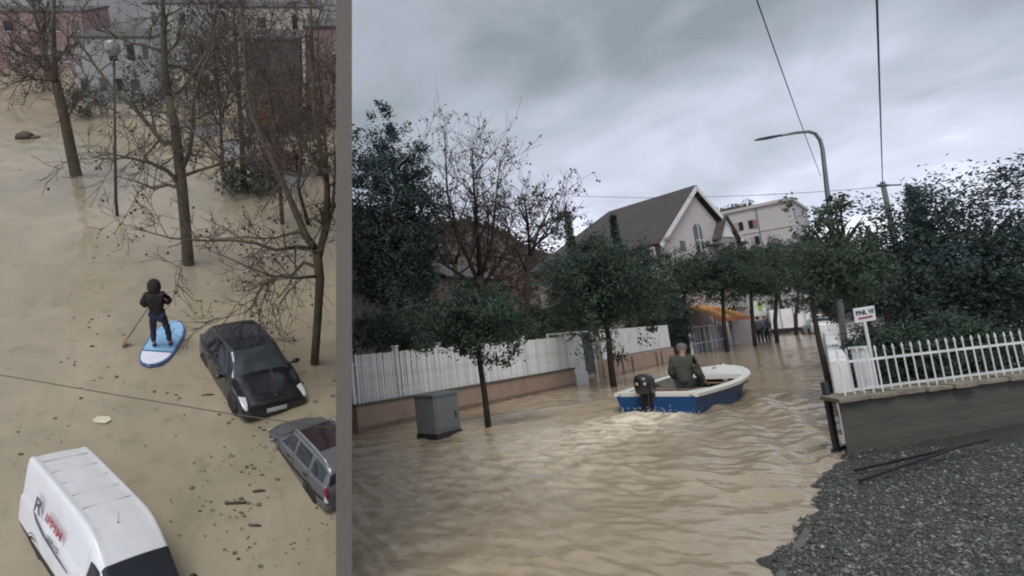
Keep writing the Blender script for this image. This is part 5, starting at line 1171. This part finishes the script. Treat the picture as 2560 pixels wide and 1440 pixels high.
# ---- white panel van
def panel_van():
    st = [(2.55, .78, .30, .62, .70, .60), (2.45, .92, .26, .80, .90, .74), (2.05, .96, .24, 1.05, 1.12, .78), (1.70, .97, .24, 1.20, 1.27, .80), (1.02, .975, .24, 1.28, 1.92, .80), (.60, .975, .24, 1.30, 2.22, .80), (.15, .975, .24, 1.30, 2.34, .80), (-1.2, .975, .24, 1.30, 2.36, .80), (-2.45, .97, .24, 1.30, 2.34, .80), (-2.62, .955, .26, 1.28, 2.27, .78), (-2.66, .90, .30, 1.2, 2.1, .72)]
    hd = -.861; loc = V((-3.70, 6.13, -.22)); TL = (-.349, .15, (.92, .69, .69))
    t = thing('white_panel_van', 'white high-roofed panel van with red and grey lettering on its side', 'van', loc, hd, left=True); place(t, loc, hd, True, *TL)
    S = Shell(st); pt = mat('white van paint', (0.66, 0.67, 0.70), 0.35, var=0.04, coat=0.2, dirt=(0.52, 0.49, 0.44), dscale=0.9, damt=0.4)
    S.skin().part('body', pt, t, smooth=True, fix=True)
    S.patch(quadf(3.12, 4.7, 3.95, 4.95, 3.95, 9.05, 3.12, 9.3), .008, 8, 16).part('windscreen', M_CARGLASS, t, smooth=True)
    for f in sides(quadf(3.35, 4.2, 4.9, 4.15, 4.7, 4.62, 4.0, 4.8)): S.patch(f, .008).part('front_window', M_CARGLASS, t, smooth=True)
    for f in sides(quadf(.62, 3.0, 1.9, 3.9, 1.8, 4.95, .75, 4.3)): S.patch(f, .012).part('headlight', M_LENS, t, smooth=True)
    for f in sides(quadf(2.6, 1.05, 8.9, 1.05, 8.9, 1.42, 2.6, 1.42)): S.patch(f, .012, 24, 2).part('rub_strip', M_TRIMB, t)
    for u in (4.95,):
        for f in sides(quadf(u - .008, 1.5, u + .008, 1.5, u + .008, 4.9, u - .008, 4.9)): S.patch(f, .004, 1, 10).part('panel_seam', mat('seam grey', (0.30, 0.30, 0.31), 0.7), t)
    for s in (1, -1): MB().box((.75, s * .99, 1.12), (.2, .03, .04)).part('door_handle', M_TRIMB, t, bevel=.006)
    MB().lathe([(.03, 0), (.02, .03), (.006, .06), (.004, .30)], 8, V((.42, -.1, 2.28))).part('aerial', M_TRIMB, t)
    MB().box((2.575, 0, .45), (.02, .52, .12)).part('number_plate', M_WHITE, t)
    for k in range(5): MB().box((-.25 - .5 * k, 0, 2.375), (.05, 1.25, .012)).part('roof_rib', pt, t, bevel=.005)
    for k in (-.35, .25): MB().tube([(1.72, k, 1.29), (1.48, k + .4, 1.50)], .01, 5).part('wiper', M_TRIMB, t)
    mirror_pair(t, 1.55, 1.0, 1.35, M_TRIMB); wheels(t, (1.75, -1.65), .88, .34)
    # lettering on the van's right side, read from front... rear to front as in the photograph
    y = -.992; ink, red = mat('grey ink', (0.085, 0.09, 0.12), 0.6), mat('faded red ink', (0.36, 0.08, 0.10), 0.6)
    def sidef(x, z, yy=y): return frame(V((x, yy, z)), (1, 0, 0), (0, 0.0, 1))
    lettering('lettering', 'R', .62, ink, t, sidef(-1.62, 1.62, -.975), shear=.3, bold=.012)
    lettering('lettering', 'IPPIM', .36, red, t, sidef(-.78, 1.62, -.975), shear=.35, bold=.012)
    lettering('lettering', 'SERVIS', .20, ink, t, sidef(-.70, 1.22, -1.0), shear=.25)
    MB().tube([(-1.75, -.995, 1.42), (-1.55, -1.0, 1.25), (-1.15, -1.0, 1.12), (-.4, -1.0, 1.06), (.05, -1.0, 1.05)], [.012, .03, .028, .022, .012], 6).part('swoosh', ink, t, smooth=True)
panel_van()

# ================================================================== CAR PARK: PADDLER
bt, bn = L(374, 916), L(440, 808); bv = flat(bn - bt); bd = bv.normalized(); brd = math.atan2(bd.y, bd.x); blen = bv.length * 1.02
bc = flat(L(408, 862)); print('board', bv.length, blen)
t = thing('paddle_board', 'light blue and white inflatable paddle board under the standing person', 'paddle board', bc, brd, left=True)
def board_sec(u, z, k=1.0):
    w = .40 * k * (1 - abs(2 * u - 1) ** 3.2) ** .5; return w
outl = []
NB = 28
for i in range(NB + 1):
    u = i / NB; outl.append((-blen / 2 + blen * u, .47 * max(0.0, 1 - abs(2 * u - 1) ** 3.0) ** .5 + .012))
def board_part(lo, hi, z0, z1, sh, m_, nm):
    mb = MB(); secs = []
    for x, w in outl:
        if lo - 1e-6 <= x <= hi + 1e-6:
            rk = .05 * max(0, (abs(x) / (blen / 2)) - .6) / .4
            secs.append([V((x, w - sh, z0 + rk)), V((x, w - sh, z1 - .02 + rk)), V((x, w - sh - .03 if w > .05 else w * .5, z1 + rk)), V((x, -(w - sh - .03) if w > .05 else -w * .5, z1 + rk)), V((x, -(w - sh), z1 - .02 + rk)), V((x, -(w - sh), z0 + rk))])
    return mb.loft(secs).part(nm, m_, t, fix=True)
board_part(-9, 9, -.04, .08, 0, mat('blue board rail', (0.07, 0.13, 0.26), 0.4), 'rail')
board_part(-9, -.44, .0, .088, .035, mat('white deck pad', (0.66, 0.68, 0.78), 0.6, var=0.05), 'tail_deck')
board_part(-.45, 9, .0, .087, .035, mat('sky blue deck pad', (0.24, 0.44, 0.66), 0.6, var=0.08), 'deck')
for s in (1, -1): MB().beam((.45, s * .05, .092), (1.0, s * .16, .092), .02, .006).part('bungee_cord', M_TRIMB, t)
M_BLACKJ = mat('black padded jacket', (0.016, 0.012, 0.013), 0.85, var=0.3, scale=7, bump=0.5, bscale=16)
J = {k: V(v) for k, v in STAND.items() if k != 'face'}
J.update(chest=V((.05, 0, 1.30)), neck=V((.08, 0, 1.48)), head=V((.13, 0, 1.62)), lel=V((.12, .31, 1.16)), rel=V((.10, -.31, 1.18)), lwr=V((.30, .26, 1.02)), rwr=V((.32, -.10, 1.20)), lhand=V((.37, .25, .98)), rhand=V((.38, -.06, 1.18)), lkn=V((.07, .17, .50)), rkn=V((.07, -.17, .50)), lan=V((0, .19, .09)), ran=V((0, -.19, .09)), lto=V((.17, .21, .05)), rto=V((.17, -.21, .05)), face=V((1, .1, -.25)))
pl = flat(L(407, 872)); rzp = brd + RAD(12)
pp = person('person in a black hooded jacket and dark trousers standing on the paddle board', pl + V((0, 0, .085)), rzp, J, M_BLACKJ, mat('navy trousers', (0.016, 0.022, 0.045), 0.9), mat('black hood', (0.014, 0.013, 0.010), 0.9), mat('dark blue shoes', (0.015, 0.03, 0.07), 0.6), left=True, hood=True); pp.scale = (1.12, 1.12, 1.12)
# paddle from the hands down to the water at his left
fr_ = Matrix.Translation(pl) @ Matrix.Rotation(rzp, 4, 'Z') @ Matrix.Scale(1.12, 4); h1 = fr_ @ V((.42, .02, 1.30)); bl = L(304, 868, -.03); hm = fr_ @ V((.37, .25, 1.06))
t = thing('paddle', 'long paddle with a reddish blade dipping into the water left of the board', 'paddle', bl, left=True)
top_ = h1 - bl; dn_ = -top_.normalized(); pv = top_ * .20
MB().tube([top_, top_ * .5, pv * .8], .016, 8).part('shaft', mat('brown shaft', (0.14, 0.085, 0.07), 0.5), t, smooth=True)
sdv = dn_.cross(V((0, 0, 1))).normalized()
MB().loft([[pv * (1 - u) + sdv * (w * math.cos(a)) + dn_.cross(sdv) * (.012 * math.sin(a)) for a in [k * math.pi / 4 for k in range(8)]] for u, w in ((0, .03), (.25, .09), (.6, .12), (.9, .10), (1.05, .04))]).part('blade', mat('reddish blade', (0.26, 0.085, 0.07), 0.5), t, smooth=True, fix=True)
MB().tube([top_ - sdv * .06, top_ + sdv * .06], .02, 8).part('handle', M_TRIMB, t)

# ================================================================== CAR PARK: TREES, LAMP, CABLE
def lp(base, pts):
    """picture polyline -> car park points; d moves the point away from the viewer"""
    return [(LV(x, y, base.y + d), r) for x, y, r, d in pts]
B = flat(L(190, 438))
bare_tree('plane_tree', 'leaning bare plane tree at the upper left with a forked trunk', B, [(B, .30)] + lp(B, [(176, 370, .27, 0), (160, 290, .25, .1), (140, 205, .22, .1)]),
 [lp(B, [(138, 200, .14, .1), (118, 150, .12, .3), (105, 100, .10, .5), (88, 40, .07, .7), (75, -40, .03, .8)]), lp(B, [(140, 205, .16, .1), (136, 150, .13, -.2), (134, 90, .11, -.3), (133, 40, .09, -.4), (140, -60, .03, -.5)]),
  lp(B, [(133, 190, .09, .1), (90, 152, .07, .6), (50, 115, .05, 1), (5, 70, .02, 1.2)]), lp(B, [(130, 202, .06, 0), (85, 198, .045, -.8), (45, 203, .03, -1), (-10, 215, .012, -1.2)]), lp(B, [(165, 300, .05, .1), (200, 240, .04, -.6), (235, 190, .02, -.9)])],
 seed=61, left=True, group='bare plane trees in the flooded car park', sprout=10, slen=2.4, lvl=2, up=0.03, seeds=90, seed_r=.05, minr=.010)
B = flat(L(471, 660))
bare_tree('plane_tree', 'bare plane tree in the middle with mossy forks and spreading branches', B, [(B, .21)] + lp(B, [(464, 570, .19, 0), (455, 470, .185, 0), (445, 380, .17, 0), (437, 310, .15, 0), (420, 240, .13, .2)]),
 [lp(B, [(420, 245, .13, .2), (411, 160, .11, .3), (409, 90, .10, .3), (407, 30, .08, .4), (405, -60, .03, .4)]),
  lp(B, [(446, 455, .09, 0), (420, 428, .07, -.4), (372, 405, .055, -.7), (312, 393, .03, -1), (262, 380, .012, -1)]),
  lp(B, [(437, 360, .09, 0), (405, 352, .08, .3), (370, 310, .07, .6), (335, 268, .06, .8), (290, 232, .05, .9), (235, 160, .04, 1), (195, 100, .03, 1.2), (168, 40, .02, 1.4)]),
  lp(B, [(452, 430, .09, 0), (472, 385, .08, -.3), (482, 320, .07, -.5), (480, 270, .06, -.5), (500, 190, .04, -.6), (535, 110, .02, -.7)]),
  lp(B, [(442, 235, .06, 0), (470, 205, .05, .3), (505, 150, .04, .5), (545, 60, .02, .7)]),
  lp(B, [(458, 440, .06, 0), (500, 425, .05, -.5), (545, 412, .04, -.7), (590, 398, .03, -.8), (650, 380, .012, -1)]),
  lp(B, [(450, 470, .06, 0), (420, 462, .05, .4), (385, 472, .045, .6), (345, 455, .03, .8), (290, 440, .012, .9)])],
 seed=62, left=True, group='bare plane trees in the flooded car park', sprout=9, slen=1.7, lvl=2, up=0.02, seeds=150, seed_r=.04, minr=.008)
B = flat(L(786, 908))
bare_tree('plane_tree', 'bare plane tree at the right beside the boundary, low branches reaching left', B, [(B, .115)] + lp(B, [(794, 800, .11, 0), (800, 700, .115, 0), (792, 630, .12, 0)]),
 [lp(B, [(790, 625, .10, 0), (765, 590, .09, .2), (735, 520, .08, .4), (700, 440, .07, .6), (660, 360, .06, .8), (632, 290, .05, .9), (615, 210, .045, 1), (612, 120, .04, 1), (604, 40, .03, 1.1), (600, -50, .015, 1.1)]),
  lp(B, [(798, 640, .09, 0), (815, 560, .08, -.3), (818, 470, .07, -.4), (800, 370, .06, -.4), (786, 280, .05, -.4), (782, 180, .045, -.4), (778, 80, .035, -.4), (776, -40, .015, -.4)]),
  lp(B, [(790, 620, .055, 0), (740, 618, .048, -.4), (690, 625, .042, -.6), (640, 608, .036, -.8), (580, 600, .03, -.9), (520, 602, .024, -1), (430, 596, .018, -1.1), (370, 580, .013, -1.2), (320, 560, .008, -1.2)]),
  lp(B, [(792, 668, .05, 0), (760, 655, .045, .3), (728, 690, .04, .4), (680, 690, .035, .5), (630, 672, .028, .6), (560, 640, .018, .7), (520, 625, .008, .7)]),
  lp(B, [(798, 690, .04, 0), (740, 695, .035, -.4), (690, 690, .03, -.5), (655, 715, .025, -.6), (638, 745, .018, -.6), (640, 775, .010, -.6)]),
  lp(B, [(770, 560, .05, .2), (745, 470, .04, -.2), (752, 380, .03, -.3), (735, 300, .02, -.3), (700, 230, .01, -.3)]),
  lp(B, [(812, 600, .05, -.2), (832, 520, .04, -.3), (838, 420, .03, -.3), (835, 320, .015, -.3)])],
 seed=63, left=True, group='bare plane trees in the flooded car park', sprout=12, slen=1.2, lvl=2, up=-0.01, seeds=260, seed_r=.028, minr=.006)
B = flat(L(610, 470)); 
bare_tree('plane_tree', 'slim pale bare tree far back beside the brown block', B, [(B, .14)] + lp(B, [(604, 340, .12, 0), (596, 220, .10, 0), (590, 110, .08, 0)]),
 [lp(B, [(590, 110, .06, 0), (585, 40, .05, .3), (580, -40, .02, .5)]), lp(B, [(596, 220, .05, 0), (560, 170, .04, -.4), (530, 90, .02, -.8)]), lp(B, [(600, 280, .05, 0), (640, 220, .04, .4), (650, 120, .02, .8)])],
 seed=64, left=True, group='bare plane trees in the flooded car park', sprout=14, slen=2.2, lvl=2, up=0.03, minr=.010, seeds=60, seed_r=.05)
B = flat(L(745, 430))
bare_tree('small_tree', 'small tree with withered orange leaves in front of the brown block', B, [(B, .09)] + lp(B, [(735, 370, .08, 0), (715, 330, .07, 0)]),
 [lp(B, [(715, 330, .05, 0), (690, 300, .035, .3), (670, 250, .015, .5)]), lp(B, [(715, 330, .05, 0), (720, 290, .035, -.4), (715, 240, .015, -.5)]), lp(B, [(720, 340, .04, 0), (745, 310, .03, .4), (760, 270, .012, .5)])],
 seed=65, left=True, sprout=5, slen=1.1, lvl=1, up=0.03, leaf=LEAF_ORANGE, nleaf=700, leaf_size=.16, minr=.010)
M_REDBARK = mat('reddish bark', (0.085, 0.058, 0.045), 0.9, var=0.35, scale=6)
for bx, by, lab, sd, pts in ((706, 560, 'thin reddish bare tree tangled behind the right-hand plane tree', 66, ((700, 470), (690, 380), (684, 300))), (822, 520, 'thin reddish bare tree hard against the boundary at the right', 67, ((818, 430), (812, 340), (806, 260))), (560, 470, 'thin bare tree between the middle and right-hand plane trees', 68, ((556, 400), (552, 320), (548, 240)))):
    B = flat(L(bx, by)); (x1, y1), (x2, y2), (x3, y3) = pts
    bare_tree('bare_tree', lab, B, [(B, .09)] + lp(B, [(x1, y1, .08, 0), (x2, y2, .07, 0), (x3, y3, .055, 0)]),
     [lp(B, [(x3, y3, .05, 0), (x3 - 12, y3 - 90, .04, .3), (x3 - 10, y3 - 200, .025, .5), (x3, y3 - 300, .01, .6)]), lp(B, [(x2, y2, .045, 0), (x2 - 40, y2 - 70, .035, -.4), (x2 - 60, y2 - 170, .015, -.6)]), lp(B, [(x2, y2 - 20, .045, 0), (x2 + 20, y2 - 90, .035, .4), (x2 + 24, y2 - 210, .015, .6)]), lp(B, [(x1, y1, .04, 0), (x1 - 60, y1 - 60, .03, .3), (x1 - 100, y1 - 90, .01, .4)])],
     seed=sd, left=True, group='thin bare trees behind the plane trees', sprout=13, slen=1.7, lvl=2, up=0.05, bark=M_REDBARK, minr=.009, leaf=LEAF_ORANGE, nleaf=160 if sd == 66 else 40, leaf_size=.10)
# globe lamp
B = flat(L(290, 540)); tp = LV(285, 148, B.y) - B
t = thing('globe_lamp', 'dark lamp post with a grey globe between the plane trees', 'street lamp', B, left=True)
MB().tube([V((0, 0, -.6)), tp * .12, tp * .5, tp], [.075, .07, .05, .045], 8).part('post', M_DARK, t, smooth=True)
MB().lathe([(.05, 0), (.13, .06), (.14, .10), (.05, .12)], 12, tp).part('collar', M_DARK, t)
MB().ell(tp + V((0, 0, .40)), (.30, .30, .31), 16, 10).part('globe', mat('grey globe', (0.20, 0.205, 0.20), 0.25, var=0.1), t, smooth=True)
# thin cable across the foreground
pts = [L(x, y, 2.0) for x, y in ((-60, 928), (40, 944), (180, 968), (300, 989), (440, 1012), (560, 1032), (700, 1052), (848, 1072))]
o = MB().tube(pts, .011, 5).part('overhead_cable', mat('brown cable', (0.09, 0.075, 0.055), 0.7), None, smooth=True); place(o, (0, 0, 0), 0, True); tag(o, 'thin sagging cable crossing above the flooded car park in front of the black car', 'cable')
# ---- floating things
def floater(name, label, cat, px, py, fn, m_, rz=0.0, group=None):
    o = fn().part(name, m_, None, bevel=0.0); place(o, L(px, py, .012), rz, True); tag(o, label, cat, group); return o
floater('floating_board', 'small cream board floating in open water above the van', 'debris', 256, 1050, lambda: MB().loft([[V((x, y * k, z)) for x, y in ((-.22, -.03), (-.12, -.11), (.12, -.12), (.22, -.02), (.14, .10), (-.13, .11))] for z, k in ((0, 1), (.03, .96))]), mat('cream board', (0.58, 0.52, 0.40), 0.7))
M_STICK = mat('soaked dark wood', (0.055, 0.042, 0.03), 0.7)
for px, py, ln_, a, lab in ((590, 1258, .42, .05, 'longest dark stick floating left of the silver car'), (640, 1315, .20, .0, 'short thick dark stick floating below the longest stick'), (648, 1228, .26, .1, 'thin brown stick floating near the rear of the silver car'), (520, 988, .32, .1, 'brown stick floating beside the black car'), (230, 866, .12, .0, 'dark knot of wood floating left of the paddle')):
    o = MB().tube([(-ln_ / 2, 0, 0), (0, .012, .008), (ln_ / 2, 0, 0)], [.018, .028, .015], 6).part('floating_stick', M_STICK, None, smooth=True); place(o, L(px, py, .01), a, True); tag(o, lab, 'stick', 'sticks floating in the car park')
o = MB().ell((0, 0, .1), (.55, .4, .30), 12, 7, .12).ell((.55, -.1, .02), (.4, .25, .12), 10, 6, .1).part('debris_heap', M_STICK, None, smooth=True); place(o, L(62, 345), .2, True); tag(o, 'dark heap of debris in the water at the far left', 'debris')
random.seed(44); mb = MB()
for _ in range(800):
    px, py = random.uniform(20, 845), 420 + 1000 * random.random() ** .8; dens = mnoise.noise(V((px * .006, py * .006, 1))) + (.45 if px > 540 else 0) + (.3 if py > 1150 and px > 420 else 0)
    if dens < random.uniform(-.1, .7): continue
    p = L(px, py, .012); s = random.choice((.012, .015, .02, .025, .035, .05)) * (1 + .6 * (p.y / 30)); a = random.uniform(0, 6.28); q = .35 + .5 * random.random()
    mb.loft([[p + V((s * math.cos(a + k * 1.047) * random.uniform(.7, 1.2), s * q * math.sin(a + k * 1.047), z)) for k in range(6)] for z in (-.01, .004)])
o = mb.part('leaf_litter', leafmat('sodden leaves', (0.075, 0.062, 0.04), (0.17, 0.14, 0.095), 0.0), None); place(o, (0, 0, 0), 0, True); tag(o, 'sodden brown leaves scattered over the flooded car park', 'leaves', kind='stuff')

# ================================================================== CAR PARK: BACKGROUND BUILDINGS
def lbuild(label, x0, x1, ybase, ytop, depth, col, roof, rows, cols, name='building', yaw=0.0, win=None, roofh=0.0):
    """a block whose front foot shows at row ybase between columns x0 and x1"""
    a, b = flat(L(x0, ybase)), flat(L(x1, ybase)); mid = (a + b) / 2; w = (b - a).length; h = LV((x0 + x1) / 2, ytop, mid.y).z
    t = thing(name, label, 'building', mid, yaw, left=True)
    MB().box((0, depth / 2, h / 2 - .3), (w, depth, h + .6)).part('wall', col, t)
    if roofh: MB().prism([V((-w / 2 - .3, -.3, h)), V((w / 2 + .3, -.3, h)), V((w / 2 + .3, depth / 2, h + roofh)), V((-w / 2 - .3, depth / 2, h + roofh))], (0, 0, .15)).part('roof', roof, t, fix=True)
    else: MB().box((0, depth / 2, h + .06), (w + .3, depth + .3, .14)).part('roof', roof, t)
    for r in range(rows):
        for c in range(cols):
            if random.random() < .3: continue
            x = -w / 2 + w * (c + .5 + random.uniform(-.12, .12)) / cols; z = h * (r + .55) / rows; ww, hh = w / cols * random.uniform(.3, .55), h / rows * random.uniform(.32, .5)
            wn = MB().box((x, -.02, z), (ww, .08, hh)).part('window', win or random.choice((mat('far glass', (0.085, 0.09, 0.095), 0.2), mat('pale blind', (0.28, 0.27, 0.25), 0.8), M_GLASS)), t)
            MB().box((x, -.06, z - hh / 2 - .05), (ww * 1.15, .14, .07)).part('sill', M_TRIM, wn)
    return t
M_GREY = mat('grey white render', (0.36, 0.36, 0.35), 0.85, var=0.12, dirt=(0.22, 0.22, 0.21), damt=0.6)
M_BRN = mat('grey brown block', (0.135, 0.118, 0.112), 0.9, var=0.16, scale=0.5, dirt=(0.09, 0.08, 0.075), damt=0.6, dscale=.3)
M_CREAM = mat('cream render', (0.45, 0.41, 0.34), 0.85, var=0.1)
M_ROSE = mat('dull rose render', (0.30, 0.205, 0.20), 0.88, var=0.14, dirt=(0.2, 0.14, 0.14), damt=.5)
lbuild('grey-white building with dark windows behind the globe lamp', 205, 400, 255, 95, 6, M_GREY, M_ROOF, 2, 5)
lbuild('tall grey-brown windowless block between the bare trees', 618, 752, 335, 100, 5, M_BRN, mat('dark flat roof', (0.07, 0.065, 0.06), 0.9), 1, 1)
lbuild('cream building above the grey-brown block', 560, 800, 175, 20, 8, M_CREAM, M_ROOF, 2, 6)
lbuild('dull rose building at the right edge of the car park', 765, 846, 320, 70, 6, M_ROSE, M_ROOF, 3, 3)
lbuild('long rose and grey building at the upper left', -60, 230, 175, 30, 8, M_ROSE, M_ROOF, 2, 7)
lbuild('pale far building behind the middle plane tree', 380, 600, 170, 10, 8, M_GREY, M_ROOF, 2, 6)
# low pale yard walls, parked cars as shapes far off, and shrubs
for i, (x0, x1, y, h, lab, m_) in enumerate(((225, 325, 262, .9, 'low pale yard wall left of the globe lamp', M_GREY), (330, 420, 300, .8, 'low pale yard wall behind the middle plane tree', M_CREAM), (555, 640, 400, 1.0, 'white yard wall in front of the grey-brown block', M_WHITE2), (690, 760, 470, .8, 'pale yard wall behind the right-hand plane tree', M_GREY), (470, 560, 345, .7, 'grey yard wall among the far shrubs', M_GREY))):
    a, b = flat(L(x0, y)), flat(L(x1, y + (14 if i % 2 else -8))); t = thing('yard_wall', lab, 'wall', a, ang(a, b), left=True); ln_ = (b - a).length
    MB().box((ln_ / 2, 0, h / 2 - .2), (ln_, .2, h + .4)).part('wall', m_, t, bevel=.02); MB().box((ln_ / 2, 0, h + .03), (ln_ + .1, .28, .06)).part('coping', M_CONC, t, bevel=.01)
def lshrub(label, px, py, rx, rz_, leaf, seed, size=.2, ncl=70, per=22):
    random.seed(seed); b = flat(L(px, py)); t = thing('garden_shrub', label, 'shrub', b, left=True, group='shrubs at the back of the car park')
    MB().tube([V((0, 0, -.4)), V((0, 0, rz_ * .8))], [.06, .03], 6).part('stem', M_BARK, t)
    mb = MB()
    for p, o in crown_points(V((0, 0, rz_)), (rx, rx * .8, rz_), ncl, per, rx * .35, seed): leaf_quad(mb, p, size, None, .5)
    mb.part('foliage', leaf, t)
G1 = leafmat('grey winter foliage', (0.05, 0.052, 0.045), (0.14, 0.14, 0.12)); G2 = leafmat('dull olive foliage', (0.035, 0.04, 0.022), (0.10, 0.105, 0.06))
for i, (px, py, rx, rz_, lf, lab) in enumerate(((500, 300, 2.2, 2.4, G1, 'grey leafless shrub behind the middle plane tree'), (560, 310, 2.0, 2.6, G2, 'olive shrub left of the grey-brown block'), (470, 270, 2.0, 3.2, G2, 'tall olive shrub behind the mossy fork'), (540, 220, 2.4, 3.5, G1, 'tall grey shrub at the top centre'), (225, 290, 1.6, 1.0, G1, 'low grey shrub beside the leaning plane tree'), (360, 285, 1.8, 1.8, G1, 'grey shrub right of the globe lamp'), (800, 430, 1.4, 2.2, G2, 'olive shrub under the dull rose building'), (660, 395, 1.4, 1.4, G1, 'grey shrub at the foot of the brown block'), (110, 230, 2.0, 1.8, G2, 'olive shrub at the upper left'), (620, 480, 1.3, .7, G1, 'low grey shrub behind the low branches'), (300, 180, 2.2, 2.6, G1, 'grey shrub in front of the grey-white building'), (700, 440, 1.2, .8, leafmat('rosy withered foliage', (0.10, 0.065, 0.055), (0.24, 0.16, 0.14)), 'rosy withered shrub near the right-hand tree'))):
    lshrub(lab, px, py, rx, rz_, lf, 70 + i)
lbuild('distant grey apartment front closing the top of the car park', -260, 840, 120, -160, 6, M_GREY, M_ROOF, 3, 22)

# ---- pale car parked at the end of the street
def far_car():
    st = [(2.12, .66, .24, .50, .55, .50), (2.02, .82, .18, .60, .66, .62), (1.50, .875, .16, .76, .83, .66), (.92, .885, .16, .89, .95, .66), (.10, .885, .16, .94, 1.43, .58), (-.65, .885, .16, .97, 1.48, .58), (-1.35, .87, .16, 1.0, 1.42, .56), (-1.88, .83, .20, 1.0, 1.10, .60), (-2.12, .66, .32, .66, .72, .48)]
    b = flat(RD(2042, 800, 50)); t = thing('parked_car', 'pale car parked at the far end of the street by the lamp pole', 'car', b + V((0, 0, -.15)), RAD(60)); S = Shell(st); pt = mat('pale car paint', (0.5, 0.52, 0.54), 0.35, coat=.3)
    S.skin(3, 2).part('body', pt, t, smooth=True, fix=True)
    for f in (quadf(3.10, 4.75, 3.93, 4.95, 3.93, 9.05, 3.10, 9.25), quadf(6.12, 4.95, 6.85, 4.85, 6.85, 9.15, 6.12, 9.05)): S.patch(f, .01, 4, 6).part('windscreen', M_CARGLASS, t, smooth=True)
    for f in sides(quadf(3.42, 4.15, 6.2, 4.2, 6.0, 4.84, 4.02, 4.86)): S.patch(f, .01, 6, 2).part('side_window', M_CARGLASS, t, smooth=True)
    wheels(t, (1.35, -1.30), .80, .31)
far_car()
